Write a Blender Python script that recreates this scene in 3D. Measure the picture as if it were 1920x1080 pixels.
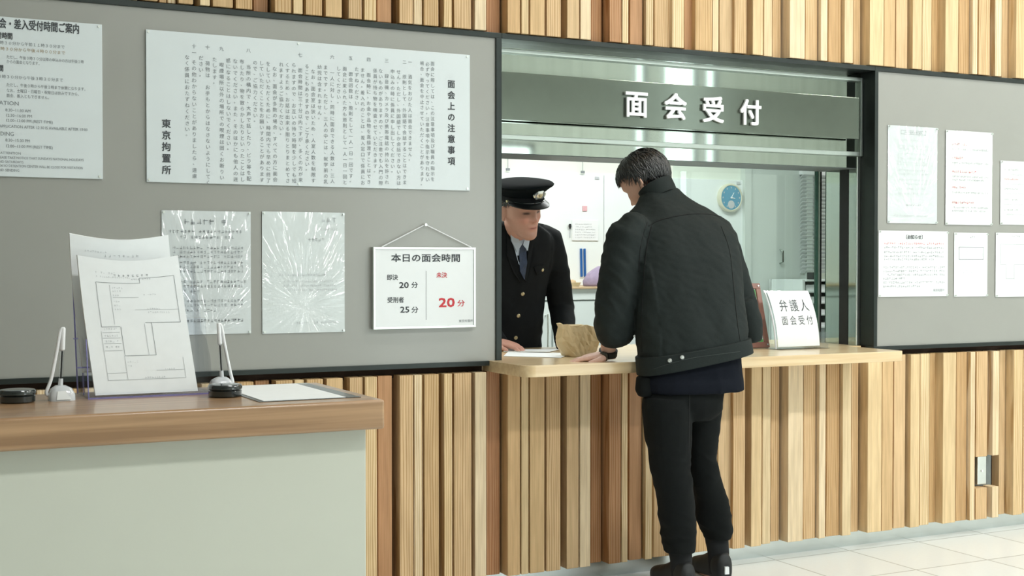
import bpy, bmesh, math, random
from mathutils import Vector, Matrix, noise
random.seed(7)
for o in list(bpy.data.objects): bpy.data.objects.remove(o)
S = bpy.context.scene
COL = S.collection
PI = math.pi
# ------------------------------------------------------------------ camera, exposure, light
F = 2450.0; YAW = math.radians(26.8); PITCH = math.atan(45.5/F); CAM = Vector((0, -4.42, 1.25))
cd = bpy.data.cameras.new('camera'); cam = bpy.data.objects.new('camera', cd); COL.objects.link(cam)
cd.sensor_width = 36; cd.lens = F/1920*36; cd.clip_start = .05
cam.location = CAM; cam.rotation_euler = (PI/2-PITCH, 0, -YAW)
S.camera = cam
S.view_settings.view_transform = 'Standard'; S.view_settings.look = 'None'
S.view_settings.exposure = -1.2; S.view_settings.gamma = 1; S.view_settings.use_curve_mapping = False
RC = cam.rotation_euler.to_matrix()
wd = bpy.data.worlds.new('world'); S.world = wd; wd.use_nodes = True
wd.node_tree.nodes['Background'].inputs[0].default_value = (.8,.86,.9,1); wd.node_tree.nodes['Background'].inputs[1].default_value = .4
def area(name, loc, sx, sy, e, col=(1,1,1), rot=(0,0,0)):
    l = bpy.data.lights.new(name, 'AREA'); l.shape = 'RECTANGLE'; l.size = sx; l.size_y = sy; l.energy = e; l.color = col
    o = bpy.data.objects.new(name, l); o.location = loc; o.rotation_euler = rot; COL.objects.link(o); return o
HC = (.985, 1, .99)
for x, e in ((2.1, 190), (5.6, 235), (8.6, 235)):
    area('hall_lamp', (x, -4.1, 3.95), 1.3, .3, e, HC)
for x in (3.8, 7.2):
    area('hall_lamp', (x, -5.9, 3.95), 1.3, .22, 40, HC)
for x in (3.0, 4.4, 5.8, 7.2):
    area('wall_washer_lamp', (x, -1.25, 3.95), .5, .16, 40, (1,.985,.93))
for x in (1.6, 3.0, 4.4):
    area('office_lamp', (x, 1.35, 2.58), 1.3, .4, 64, (.96,1,.985))
S.cycles.transparent_max_bounces = 24

def ray(px, py): return RC @ Vector(((px-960)/F, -(py-540)/F, -1))
def W(px, py, y=0.0):
    d = ray(px, py); return CAM + d*((y-CAM.y)/d.y)
def WZ(px, py, z):
    d = ray(px, py); return CAM + d*((z-CAM.z)/d.z)
def PS(px, py, y):      # metres per photo pixel at that place
    d = ray(px, py); t = (y-CAM.y)/d.y; return t/F

# ------------------------------------------------------------------ materials
def nt(name):
    m = bpy.data.materials.new(name); m.use_nodes = True
    return m, m.node_tree, m.node_tree.nodes['Principled BSDF']
def lin(c):
    return tuple((v/12.92 if v <= .04045 else ((v+.055)/1.055)**2.4) for v in (x/255 for x in c))
def setp(b, **k):
    names = dict(rough='Roughness', metal='Metallic', coat='Coat Weight', coatr='Coat Roughness', spec='Specular IOR Level', sheen='Sheen Weight', sheenr='Sheen Roughness',
                 trans='Transmission Weight', ior='IOR', sss='Subsurface Weight', aniso='Anisotropic', alpha='Alpha')
    for a, v in k.items(): b.inputs[names[a]].default_value = v
def plain(name, c, var=.06, scale=30, bump=0, bscale=200, stretch=(1,1,1), **k):
    m, t, b = nt(name); setp(b, **k)
    tc = t.nodes.new('ShaderNodeTexCoord'); mp = t.nodes.new('ShaderNodeMapping'); mp.inputs['Scale'].default_value = stretch
    t.links.new(tc.outputs['Object'], mp.inputs[0])
    n = t.nodes.new('ShaderNodeTexNoise'); n.inputs['Scale'].default_value = scale; n.inputs['Detail'].default_value = 4
    t.links.new(mp.outputs[0], n.inputs['Vector'])
    r = t.nodes.new('ShaderNodeValToRGB'); l = lin(c)
    r.color_ramp.elements[0].position = .3; r.color_ramp.elements[1].position = .7
    r.color_ramp.elements[0].color = tuple(max(0, v*(1-var)) for v in l)+(1,)
    r.color_ramp.elements[1].color = tuple(min(1, v*(1+var)) for v in l)+(1,)
    t.links.new(n.outputs['Fac'], r.inputs[0]); t.links.new(r.outputs[0], b.inputs['Base Color'])
    if bump:
        n2 = t.nodes.new('ShaderNodeTexNoise'); n2.inputs['Scale'].default_value = bscale; n2.inputs['Detail'].default_value = 3
        t.links.new(mp.outputs[0], n2.inputs['Vector'])
        bp = t.nodes.new('ShaderNodeBump'); bp.inputs['Strength'].default_value = bump; bp.inputs['Distance'].default_value = .004
        t.links.new(n2.outputs['Fac'], bp.inputs['Height']); t.links.new(bp.outputs[0], b.inputs['Normal'])
    return m
def slat_wood():
    m, t, b = nt('cedar_slats'); setp(b, rough=.5, spec=.35)
    N = t.nodes.new; L = t.links.new
    tc = N('ShaderNodeTexCoord'); at = N('ShaderNodeAttribute'); at.attribute_name = 'tint'; sd = N('ShaderNodeAttribute'); sd.attribute_name = 'seed'
    mul = N('ShaderNodeVectorMath'); mul.operation = 'SCALE'; mul.inputs['Scale'].default_value = 23.0
    L(sd.outputs['Vector'], mul.inputs[0])
    add = N('ShaderNodeVectorMath'); add.operation = 'ADD'; L(tc.outputs['Object'], add.inputs[0]); L(mul.outputs[0], add.inputs[1])
    mp = N('ShaderNodeMapping'); mp.inputs['Scale'].default_value = (1, 1, .075); L(add.outputs[0], mp.inputs[0])
    wv = N('ShaderNodeTexWave'); wv.wave_type = 'BANDS'; wv.bands_direction = 'X'
    wv.inputs['Scale'].default_value = 34; wv.inputs['Distortion'].default_value = 9; wv.inputs['Detail'].default_value = 1.5; wv.inputs['Detail Scale'].default_value = .6
    L(mp.outputs[0], wv.inputs['Vector'])
    n = N('ShaderNodeTexNoise'); n.inputs['Scale'].default_value = 70; n.inputs['Detail'].default_value = 5; L(mp.outputs[0], n.inputs['Vector'])
    r = N('ShaderNodeValToRGB'); e = r.color_ramp.elements
    e[0].position = .05; e[0].color = (.74,.62,.47,1); e[1].position = .42; e[1].color = (1,1,1,1)
    L(wv.outputs['Fac'], r.inputs[0])
    r2 = N('ShaderNodeValToRGB'); e = r2.color_ramp.elements
    e[0].position = .3; e[0].color = (.84,.80,.74,1); e[1].position = .65; e[1].color = (1.05,1.03,1,1)
    L(n.outputs['Fac'], r2.inputs[0])
    m0 = N('ShaderNodeMixRGB'); m0.blend_type = 'MIX'; m0.inputs[2].default_value = (1,1,1,1); L(at.outputs['Alpha'], m0.inputs[0]); L(r.outputs[0], m0.inputs[1])
    m1 = N('ShaderNodeMixRGB'); m1.blend_type = 'MULTIPLY'; m1.inputs[0].default_value = 1; L(at.outputs['Color'], m1.inputs[1]); L(m0.outputs[0], m1.inputs[2])
    m2 = N('ShaderNodeMixRGB'); m2.blend_type = 'MULTIPLY'; m2.inputs[0].default_value = 1; L(m1.outputs[0], m2.inputs[1]); L(r2.outputs[0], m2.inputs[2])
    L(m2.outputs[0], b.inputs['Base Color'])
    return m
def plank_wood(name, c1, c2, direction='X', scale=(.8,22,22), **k):
    m, t, b = nt(name); setp(b, **k); N = t.nodes.new; L = t.links.new
    tc = N('ShaderNodeTexCoord'); mp = N('ShaderNodeMapping'); mp.inputs['Scale'].default_value = scale; L(tc.outputs['Object'], mp.inputs[0])
    n = N('ShaderNodeTexNoise'); n.inputs['Scale'].default_value = 2.2; n.inputs['Detail'].default_value = 6; n.inputs['Distortion'].default_value = .4; L(mp.outputs[0], n.inputs['Vector'])
    r = N('ShaderNodeValToRGB'); e = r.color_ramp.elements
    e[0].position = .32; e[0].color = lin(c2)+(1,); e[1].position = .66; e[1].color = lin(c1)+(1,)
    L(n.outputs['Fac'], r.inputs[0]); L(r.outputs[0], b.inputs['Base Color'])
    return m
def glass(name, tint=(.93,.98,.96), ior=1.5, rough=0.0, refl=1.0):
    m = bpy.data.materials.new(name); m.use_nodes = True; t = m.node_tree; t.nodes.clear(); N = t.nodes.new; L = t.links.new
    o = N('ShaderNodeOutputMaterial'); tr = N('ShaderNodeBsdfTransparent'); tr.inputs[0].default_value = tint+(1,)
    g = N('ShaderNodeBsdfGlossy'); g.inputs['Roughness'].default_value = rough
    f = N('ShaderNodeFresnel'); f.inputs[0].default_value = ior
    mx = N('ShaderNodeMixShader'); L(tr.outputs[0], mx.inputs[1]); L(g.outputs[0], mx.inputs[2])
    mu = N('ShaderNodeMath'); mu.operation = 'MULTIPLY'; mu.inputs[1].default_value = refl; L(f.outputs[0], mu.inputs[0]); L(mu.outputs[0], mx.inputs[0])
    L(mx.outputs[0], o.inputs[0]); return m
def laminate(name, c, strength=.5, ox=.5, oz=.2):
    # glossy laminated film with radial creases fanning out of a point (UV space)
    m, t, b = nt(name); setp(b, rough=.45, coat=1, coatr=.10); N = t.nodes.new; L = t.links.new
    uv = N('ShaderNodeTexCoord'); sp = N('ShaderNodeSeparateXYZ'); L(uv.outputs['UV'], sp.inputs[0])
    sx = N('ShaderNodeMath'); sx.operation = 'SUBTRACT'; sx.inputs[1].default_value = ox; L(sp.outputs[0], sx.inputs[0])
    sz = N('ShaderNodeMath'); sz.operation = 'SUBTRACT'; sz.inputs[1].default_value = oz; L(sp.outputs[1], sz.inputs[0])
    an = N('ShaderNodeMath'); an.operation = 'ARCTAN2'; L(sx.outputs[0], an.inputs[0]); L(sz.outputs[0], an.inputs[1])
    ln = N('ShaderNodeVectorMath'); ln.operation = 'LENGTH'; cb = N('ShaderNodeCombineXYZ'); L(sx.outputs[0], cb.inputs[0]); L(sz.outputs[0], cb.inputs[1]); L(cb.outputs[0], ln.inputs[0])
    def math_(op, a, v): 
        q = N('ShaderNodeMath'); q.operation = op
        for s_, x_ in ((0, a), (1, v)):
            if isinstance(x_, (int, float)): q.inputs[s_].default_value = x_
            else: L(x_, q.inputs[s_])
        return q.outputs[0]
    def crease(seed, sc):
        cc = N('ShaderNodeCombineXYZ'); L(an.outputs[0], cc.inputs[0]); L(math_('MULTIPLY', ln.outputs['Value'], .10), cc.inputs[1]); cc.inputs[2].default_value = seed
        q = N('ShaderNodeTexNoise'); q.inputs['Scale'].default_value = sc; q.inputs['Detail'].default_value = 3; L(cc.outputs[0], q.inputs['Vector']); return math_('SUBTRACT', q.outputs['Fac'], .5)
    n2 = N('ShaderNodeTexNoise'); n2.inputs['Scale'].default_value = 2.6; n2.inputs['Detail'].default_value = 1; L(uv.outputs['UV'], n2.inputs['Vector'])
    sway = math_('MULTIPLY', math_('SUBTRACT', n2.outputs['Fac'], .30), 1.5)
    tz = math_('MULTIPLY', math_('ADD', math_('MULTIPLY', crease(1.7, 17), 1.9), sway), strength)
    tx = math_('MULTIPLY', crease(5.1, 13), 1.1*strength)
    cv = N('ShaderNodeCombineXYZ'); L(tx, cv.inputs[0]); cv.inputs[1].default_value = -1; L(tz, cv.inputs[2])
    nm = N('ShaderNodeVectorMath'); nm.operation = 'NORMALIZE'; L(cv.outputs[0], nm.inputs[0]); L(nm.outputs[0], b.inputs['Coat Normal'])
    b.inputs['Base Color'].default_value = lin(c)+(1,)
    return m
def emit(name, c, s):
    m = bpy.data.materials.new(name); m.use_nodes = True; t = m.node_tree; t.nodes.clear()
    o = t.nodes.new('ShaderNodeOutputMaterial'); e = t.nodes.new('ShaderNodeEmission'); e.inputs[0].default_value = c+(1,); e.inputs[1].default_value = s
    t.links.new(e.outputs[0], o.inputs[0]); return m
def tile_floor():
    m, t, b = nt('floor_tiles'); setp(b, rough=.3, spec=.4); N = t.nodes.new; L = t.links.new
    tc = N('ShaderNodeTexCoord'); mp = N('ShaderNodeMapping'); mp.inputs['Location'].default_value = (.13,.02,0); L(tc.outputs['Object'], mp.inputs[0])
    br = N('ShaderNodeTexBrick'); br.offset = 0.0; br.inputs['Scale'].default_value = 1; br.inputs['Brick Width'].default_value = .4; br.inputs['Row Height'].default_value = .4
    br.inputs['Mortar Size'].default_value = .004; br.inputs['Color1'].default_value = lin((236,240,240))+(1,); br.inputs['Color2'].default_value = lin((229,233,233))+(1,); br.inputs['Mortar'].default_value = lin((178,180,176))+(1,)
    L(mp.outputs[0], br.inputs['Vector'])
    n = N('ShaderNodeTexNoise'); n.inputs['Scale'].default_value = 60; L(tc.outputs['Object'], n.inputs['Vector'])
    r = N('ShaderNodeValToRGB'); r.color_ramp.elements[0].color = (.94,.94,.94,1); r.color_ramp.elements[1].color = (1,1,1,1); L(n.outputs['Fac'], r.inputs[0])
    mx = N('ShaderNodeMixRGB'); mx.blend_type = 'MULTIPLY'; mx.inputs[0].default_value = 1; L(br.outputs['Color'], mx.inputs[1]); L(r.outputs[0], mx.inputs[2])
    L(mx.outputs[0], b.inputs['Base Color']); return m
def skin_mat():
    m, t, b = nt('skin'); setp(b, rough=.5, spec=.35); N = t.nodes.new; L = t.links.new
    at = N('ShaderNodeAttribute'); at.attribute_name = 'tint'
    n = N('ShaderNodeTexNoise'); n.inputs['Scale'].default_value = 90; r = N('ShaderNodeValToRGB'); r.color_ramp.elements[0].color = (.93,.9,.88,1); r.color_ramp.elements[1].color = (1.03,1,1,1)
    tc = N('ShaderNodeTexCoord'); L(tc.outputs['Object'], n.inputs['Vector']); L(n.outputs['Fac'], r.inputs[0])
    mx = N('ShaderNodeMixRGB'); mx.blend_type = 'MULTIPLY'; mx.inputs[0].default_value = 1; L(at.outputs['Color'], mx.inputs[1]); L(r.outputs[0], mx.inputs[2])
    L(mx.outputs[0], b.inputs['Base Color']); return m

M = dict(
    slat=slat_wood(), tile=tile_floor(), skin=skin_mat(),
    plaster=plain('plaster', (226,228,222), .02, 6, .1, 300, rough=.8),
    hallwall=plain('hall_paint', (204,210,203), .02, 5, rough=.8),
    halldark=plain('hall_reflected_band', (88,96,86), .02, 5, rough=.8),  # unseen dark band, put in so the sign mirrors two tones
    backing=plain('dark_backing', (48,30,18), .1, 20, rough=.9),
    panel=plain('grey_panel_paint', (154,154,148), .02, 3, .02, 500, rough=.3, spec=.5, coat=.4, coatr=.2),
    frame=plain('dark_bronze_frame', (44,50,48), .08, 20, rough=.35, metal=.5),
    steel=plain('brushed_steel', (176,184,176), .05, 30, 0, 120, (1,1,.02), rough=.045, metal=1),
    steel2=plain('bright_steel', (222,226,222), .03, 30, rough=.28, metal=1),
    rail=plain('satin_rail', (170,178,172), .03, 30, rough=.4, metal=1),
    skirt=plain('steel_skirting', (205,212,212), .04, 12, rough=.22, metal=1),
    signboard=plain('dark_sign_metal', (112,120,110), .03, 20, rough=.14, metal=.65),
    white=plain('white_enamel', (236,239,240), .01, 20, rough=.35),
    letterw=plain('white_letter', (244,246,247), .01, 20, rough=.3),
    paper=plain('paper', (236,239,240), .015, 40, rough=.75),
    boardw=plain('white_board', (216,223,225), .012, 8, rough=.3),
    ink=plain('black_ink', (66,70,74), .05, 80, rough=.7),
    inkg=plain('grey_ink', (132,137,141), .05, 80, rough=.7),
    inkl=plain('pale_ink', (190,194,197), .03, 80, rough=.7),
    inkr=plain('red_ink', (206,58,66), .05, 80, rough=.6),
    inkb=plain('tan_ink', (170,150,120), .05, 80, rough=.6),
    counter=plank_wood('counter_ash', (232,208,168), (216,186,142), rough=.28, coat=.4, coatr=.15),
    deskw=plank_wood('walnut_desk', (180,144,108), (144,111,80), scale=(.9,14,30), rough=.3, coat=.25, coatr=.1),
    deskp=plain('cream_laminate', (200,202,189), .012, 5, rough=.4),
    patent=plain('visor_leather', (16,19,20), .1, 40, rough=.35, spec=.4),
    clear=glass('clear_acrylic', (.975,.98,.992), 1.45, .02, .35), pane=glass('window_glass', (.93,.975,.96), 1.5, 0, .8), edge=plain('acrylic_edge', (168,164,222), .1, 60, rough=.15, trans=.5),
    gedge=plain('glass_edge', (60,96,84), .1, 60, rough=.15),
    cloud=plain('frosted_plastic', (228,231,236), .03, 60, rough=.15, trans=.3, coat=.6),
    black=plain('black_gloss', (24,30,30), .1, 40, rough=.15, coat=.6), rubber=plain('black_rubber', (26,28,29), .1, 60, rough=.7),
    cord=plain('white_cord', (232,233,235), .03, 90, rough=.45),
    kraft=plain('kraft_paper', (222,198,154), .05, 14, .2, 60, rough=.75),
    redwood=plain('red_brown_frame', (150,106,94), .1, 16, rough=.4), green=plain('green_print', (92,178,92), .04, 30, rough=.6),
    jacket=plain('black_denim', (29,36,35), .16, 260, .12, 700, rough=.8, spec=.3), shirt=plain('navy_cotton', (16,20,29), .12, 200, rough=.95, spec=.2),
    trousers=plain('black_twill', (17,20,20), .14, 200, .1, 500, rough=.92, spec=.2), seam=plain('dark_thread', (12,15,15), .1, 90, rough=.9),
    thread=plain('grey_thread', (52,58,57), .2, 300, rough=.9),
    button=plain('silver_button', (225,228,228), .04, 60, rough=.25, metal=.9), brass=plain('dull_gold', (196,184,150), .08, 60, rough=.3, metal=.8),
    shoe=plain('black_shoe', (22,24,25), .1, 60, rough=.6), sole=plain('grey_sole', (150,152,150), .05, 60, rough=.7), sock=plain('black_sock', (20,22,24), .1, 90, rough=.95),
    hair=plain('black_hair', (22,22,23), .3, 60, rough=.33, spec=.8),
    uniform=plain('navy_uniform', (13,17,20), .12, 150, .06, 500, rough=.88, spec=.25), cap=plain('navy_cap', (12,18,20), .1, 120, rough=.95, spec=.12),
    shirtb=plain('pale_blue_shirt', (190,204,220), .03, 60, rough=.7), tie=plain('navy_tie', (40,54,78), .35, 60, rough=.5),
    cabinet=plain('white_cabinet', (222,230,227), .012, 6, rough=.45), wallin=plain('office_wall', (226,232,220), .012, 6, rough=.7), pboard=plain('white_partition', (232,238,237), .01, 6, rough=.5),
    door=plain('grey_green_door', (204,212,207), .02, 6, rough=.25), shelfw=plain('shelf_wood', (196,170,134), .06, 20, rough=.5),
    blue=plain('blue_plastic', (34,92,160), .05, 40, rough=.4), dial=plain('blue_dial', (74,148,180), .03, 40, rough=.4), rim=plain('ivory_rim', (214,212,190), .03, 40, rough=.35),
    pink=plain('pink_square', (222,176,182), .05, 40, rough=.6), mauve=plain('mauve_fabric', (150,136,160), .12, 30, .3, 60, rough=.8),
    gbox=plain('grey_socket', (120,128,128), .05, 40, rough=.5, metal=.3), sky=emit('daylight', (.86,.97,.95), 10.0),
    lam1=laminate('laminated_notice', (206,212,213), 1.0, .55, .02), lam2=laminate('laminated_plain', (212,219,219), 1.15, .5, .22), lam3=laminate('laminated_flat', (220,224,223), .6, .3, -.1),
    film=glass('clear_film', (.97,.98,.98), 1.45, .2, 1.0),
)

# ------------------------------------------------------------------ object helpers
def wloc(o):
    v = Vector((0,0,0))
    while o: v += o.location; o = o.parent
    return v
def obj(name, bm, mat, parent=None, smooth=False, bevel=0, seg=2, label=None, mesh=None, angle=40):
    me = mesh
    if me is None:
        me = bpy.data.meshes.new(name); bmesh.ops.recalc_face_normals(bm, faces=bm.faces); bm.to_mesh(me); bm.free()
    me.name = name
    if parent is not None: me.transform(Matrix.Translation(-wloc(parent)))
    o = bpy.data.objects.new(name, me); COL.objects.link(o)
    if parent is not None: o.parent = parent
    for m_ in (mat if isinstance(mat, (list, tuple)) else [mat]): me.materials.append(M[m_])
    if smooth:
        for p in me.polygons: p.use_smooth = True
        if smooth == 'auto': me.set_sharp_from_angle(angle=math.radians(angle))
    if bevel:
        b = o.modifiers.new('bevel', 'BEVEL'); b.width = bevel; b.segments = seg; b.limit_method = 'ANGLE'; b.angle_limit = math.radians(40)
    if label: o['label'] = label
    return o
def tag(o, label, cat, group=None, kind=None):
    o['label'] = label; o['category'] = cat
    if group: o['group'] = group
    if kind: o['kind'] = kind
    return o
def thing(name, label, cat, loc=(0,0,0), group=None):
    o = bpy.data.objects.new(name, None); o.empty_display_size = .05; COL.objects.link(o); o.location = loc
    return tag(o, label, cat, group)
def struct(name, bm, mat, parent=None, **k):
    o = obj(name, bm, mat, parent, **k)
    if parent is None: o['kind'] = 'structure'
    return o
def copy_tree(o, parent=None):
    c = o.copy(); COL.objects.link(c)
    if parent: c.parent = parent
    for ch in [x for x in bpy.data.objects if x.parent == o]: copy_tree(ch, c)
    return c
def NB(): return bmesh.new()
def box(bm, x0, x1, y0, y1, z0, z1, mi=0):
    v = [bm.verts.new((x, y, z)) for z in (z0, z1) for y in (y0, y1) for x in (x0, x1)]
    fs = []
    for q in ((0,2,3,1),(4,5,7,6),(0,1,5,4),(2,6,7,3),(0,4,6,2),(1,3,7,5)):
        f = bm.faces.new([v[i] for i in q]); f.material_index = mi; fs.append(f)
    return fs
def BX(*a, **k):
    bm = NB(); box(bm, *a, **k); return bm
def prism(bm, pts, d, mi=0):       # polygon extruded by vector d
    a = [bm.verts.new(p) for p in pts]; b = [bm.verts.new(Vector(p)+Vector(d)) for p in pts]; n = len(pts)
    bm.faces.new(a).material_index = mi; bm.faces.new(b[::-1]).material_index = mi
    for i in range(n): bm.faces.new((a[i], b[i], b[(i+1)%n], a[(i+1)%n])).material_index = mi
def loft(bm, rings, n=24, mi=0, caps=True):
    # ring: (centre, u axis, v axis, ru, rv[, exponent])
    prev = None; first = None
    for r in rings:
        c, u, v, ru, rv = r[:5]; e = r[5] if len(r) > 5 else 2.0
        c = Vector(c); u = Vector(u); v = Vector(v); vs = []
        for i in range(n):
            a = 2*PI*i/n; ca, sa = math.cos(a), math.sin(a)
            k = 1/((abs(ca)**e+abs(sa)**e)**(1/e))
            vs.append(bm.verts.new(c+u*ru*k*ca+v*rv*k*sa))
        if prev:
            for i in range(n): bm.faces.new((prev[i], prev[(i+1)%n], vs[(i+1)%n], vs[i])).material_index = mi
        else: first = vs
        prev = vs
    if caps:
        bm.faces.new(first[::-1]).material_index = mi; bm.faces.new(prev).material_index = mi
def tube(bm, pts, radii, n=12, mi=0, flat=1.0, up=None, caps=True):
    pts = [Vector(p) for p in pts]
    if not isinstance(radii, (list, tuple)): radii = [radii]*len(pts)
    rings = []; ref = Vector(up) if up else None
    for i, p in enumerate(pts):
        d = (pts[min(i+1, len(pts)-1)]-pts[max(i-1, 0)]).normalized()
        if ref is None: ref = Vector((0,0,1)) if abs(d.z) < .9 else Vector((1,0,0))
        u = ref-d*ref.dot(d)
        if u.length < 1e-4: u = d.orthogonal()
        u.normalize(); v = d.cross(u); ref = u if up is None else ref
        rings.append((p, u, v, radii[i]*flat, radii[i]))
    loft(bm, rings, n, mi, caps)
def capsule(bm, pts, radii, n=12, mi=0):
    # tube with rounded ends
    pts = [Vector(p) for p in pts]; radii = list(radii)
    d0 = (pts[0]-pts[1]).normalized(); d1 = (pts[-1]-pts[-2]).normalized(); P = []; R = []
    for k in (.95, .7, .35): P.append(pts[0]+d0*radii[0]*k); R.append(radii[0]*math.sqrt(1-k*k))
    P += pts; R += radii
    for k in (.35, .7, .95): P.append(pts[-1]+d1*radii[-1]*k); R.append(radii[-1]*math.sqrt(1-k*k))
    tube(bm, P, R, n, mi)
def spline(pts, n=8):
    pts = [Vector(p) for p in pts]; out = []
    for i in range(len(pts)-1):
        p0 = pts[max(i-1,0)]; p1 = pts[i]; p2 = pts[i+1]; p3 = pts[min(i+2, len(pts)-1)]
        for k in range(n):
            t = k/n
            out.append(.5*((2*p1)+(p2-p0)*t+(2*p0-5*p1+4*p2-p3)*t*t+(3*p1-p0-3*p2+p3)*t**3))
    out.append(pts[-1]); return out
def lathe(bm, prof, c=(0,0,0), n=32, mi=0):
    c = Vector(c)
    loft(bm, [(c+Vector((0,0,z)), (1,0,0), (0,1,0), r, r) for r, z in prof], n, mi)
def ellipsoid(bm, c, ax, n=16, mi=0):
    c = Vector(c); u, v, w = (Vector(a) for a in ax)
    rings = []
    for i in range(1, n):
        a = PI*i/n; rings.append((c-w*math.cos(a), u, v, math.sin(a), math.sin(a)))
    loft(bm, rings, 20, mi)
def remesh(bm, voxel, smooth=4, fac=.5):
    me = bpy.data.meshes.new('tmp'); bmesh.ops.recalc_face_normals(bm, faces=bm.faces); bm.to_mesh(me); bm.free()
    o = bpy.data.objects.new('tmp', me); COL.objects.link(o)
    r = o.modifiers.new('r', 'REMESH'); r.mode = 'VOXEL'; r.voxel_size = voxel
    if smooth: s = o.modifiers.new('s', 'SMOOTH'); s.iterations = smooth; s.factor = fac
    bpy.context.view_layer.update()
    out = bpy.data.meshes.new_from_object(o.evaluated_get(bpy.context.evaluated_depsgraph_get()))
    bpy.data.objects.remove(o); bpy.data.meshes.remove(me); return out
def displace(me, fn):
    me.update(); nr = [v.normal.copy() for v in me.vertices]
    for v, n in zip(me.vertices, nr): v.co += n*fn(v.co)
    me.update()

# ------------------------------------------------------------------ lettering
_tc = {}
def text_mesh(body, size, align='LEFT', spacing=1.0, line=1.0, offset=0.0, res=2, extrude=0.0):
    cu = bpy.data.curves.new('t', 'FONT'); cu.body = body; cu.size = size; cu.align_x = align; cu.space_character = spacing; cu.space_line = line
    cu.offset = offset; cu.resolution_u = res; cu.extrude = extrude; cu.fill_mode = 'FRONT' if extrude == 0 else 'BOTH'
    o = bpy.data.objects.new('t', cu); COL.objects.link(o); bpy.context.view_layer.update()
    me = bpy.data.meshes.new_from_object(o.evaluated_get(bpy.context.evaluated_depsgraph_get()))
    bpy.data.objects.remove(o); bpy.data.curves.remove(cu); return me
def put_text(bm, body, x, z, y, size, align='LEFT', mi=0, mat=None, bold=0.0, x1=None, **k):
    # writes on a plane facing -y unless mat (local xy plane -> world) is given; bold repeats the glyphs a hair apart
    me = text_mesh(body, size, align, **k)
    sc = (x1-x)/max(v.co.x for v in me.vertices) if x1 is not None else 1
    base = [v.co.copy() for v in me.vertices]
    for n_, (dx, dz) in enumerate([(0,0)] if not bold else [(-bold,-bold),(bold,-bold),(-bold,bold),(bold,bold)]):
        T = mat @ Matrix.Translation((x, z, 0)) if mat else Matrix(((sc,0,0,x+dx),(0,0,-1,y-.00012*n_),(0,1,0,z+dz),(0,0,0,1)))
        for v, c in zip(me.vertices, base): v.co = T @ c
        n0 = len(bm.faces); bm.from_mesh(me); bm.faces.ensure_lookup_table()
        for f in bm.faces[n0:]: f.material_index = mi
    bpy.data.meshes.remove(me)
VERT = {'、':'︑', '。':'︒', '―':'︱'}
def vert_text(bm, body, x, z, y, size, pitch, mi=0, bold=0.0):
    for i, ch in enumerate(body):
        if ch in ' 　': continue
        if ch in '、。': put_text(bm, ch, x+size*.1, z-i*pitch-size*.55, y, size, 'CENTER', mi)
        else: put_text(bm, ch, x, z-i*pitch-size*.82, y, size, 'CENTER', mi, bold=bold)
def fit_text(bm, body, x0, x1, z, y, size, mi=0, **k): put_text(bm, body, x0, z, y, size, 'LEFT', mi, x1=x1, **k)
def quad(bm, T, x0, x1, z0, z1, mi=0):
    f = bm.faces.new([bm.verts.new(T(x, z)) for x, z in ((x0,z0),(x1,z0),(x1,z1),(x0,z1))]); f.material_index = mi
def blur_line(bm, T, x0, x1, z, h, mi=0, rnd=random):
    # one line of print too small to be read: short strokes
    x = x0
    while x < x1-h*.3:
        w = h*rnd.uniform(.55, .8)
        for k in range(rnd.choice((1,2,2,3))):
            zz = z+h*rnd.uniform(0, .75); quad(bm, T, x, x+w, zz, zz+h*.10, mi)
        if rnd.random() < .8:
            xx = x+w*rnd.uniform(.1,.8); quad(bm, T, xx, xx+h*.10, z, z+h*.9, mi)
        x += h*1.05
        if rnd.random() < .05: x += h
def outline(bm, T, x0, x1, z0, z1, w=.0012, mi=0):
    quad(bm, T, x0, x1, z0, z0+w, mi); quad(bm, T, x0, x1, z1-w, z1, mi); quad(bm, T, x0, x0+w, z0, z1, mi); quad(bm, T, x1-w, x1, z0, z1, mi)
def wallT(y): return lambda x, z: (x, y, z)

# ================================================================== SETTING
ZB, ZT = .867, 2.117            # grey band: bottom and top
XO0, XO1 = 2.188, 4.017         # opening between the two grey panels
HY = .088                       # plane of the steel header
ZC = .886                       # counter top
struct('floor', BX(-4, 10, -7, 2.6, -.1, 0), 'tile')
struct('ceiling', BX(-4, 10, -7, .2, 4.0, 4.1), 'plaster')
struct('wall_left', BX(-4.1, -4, -7, 2.6, 0, 4), 'hallwall')
struct('wall_right', BX(10, 10.1, -7, 2.6, 0, 4), 'hallwall')
# opposite wall with narrow, tall daylight windows (seen only as reflections in the steel and the glass) and a wide added one
bm = NB(); wins = [(4.3,6.1,.08,2.45),(7.28,7.43,.35,3.7),(7.64,8.07,.35,3.7),(8.17,8.33,.35,3.7)]; xs = -4  # first entry: unseen wide window, added to brighten the lower wall panels
for a, b_, z0, z1 in wins:
    box(bm, xs, a, -7.1, -7, 0, 2.9); box(bm, xs, a, -7.1, -7, 2.9, 3.13, 1); box(bm, xs, a, -7.1, -7, 3.13, 4)
    if z1 < 2.9: box(bm, a, b_, -7.1, -7, z1, 2.9); box(bm, a, b_, -7.1, -7, 2.9, 3.13, 1); box(bm, a, b_, -7.1, -7, 3.13, 4)
    else: box(bm, a, b_, -7.1, -7, z1, 4, 1)
    box(bm, a, b_, -7.1, -7, 0, z0); xs = b_
box(bm, xs, 10, -7.1, -7, 0, 2.9); box(bm, xs, 10, -7.1, -7, 2.9, 3.13, 1); box(bm, xs, 10, -7.1, -7, 3.13, 4)
struct('wall_front', bm, ['hallwall','halldark'])
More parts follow.
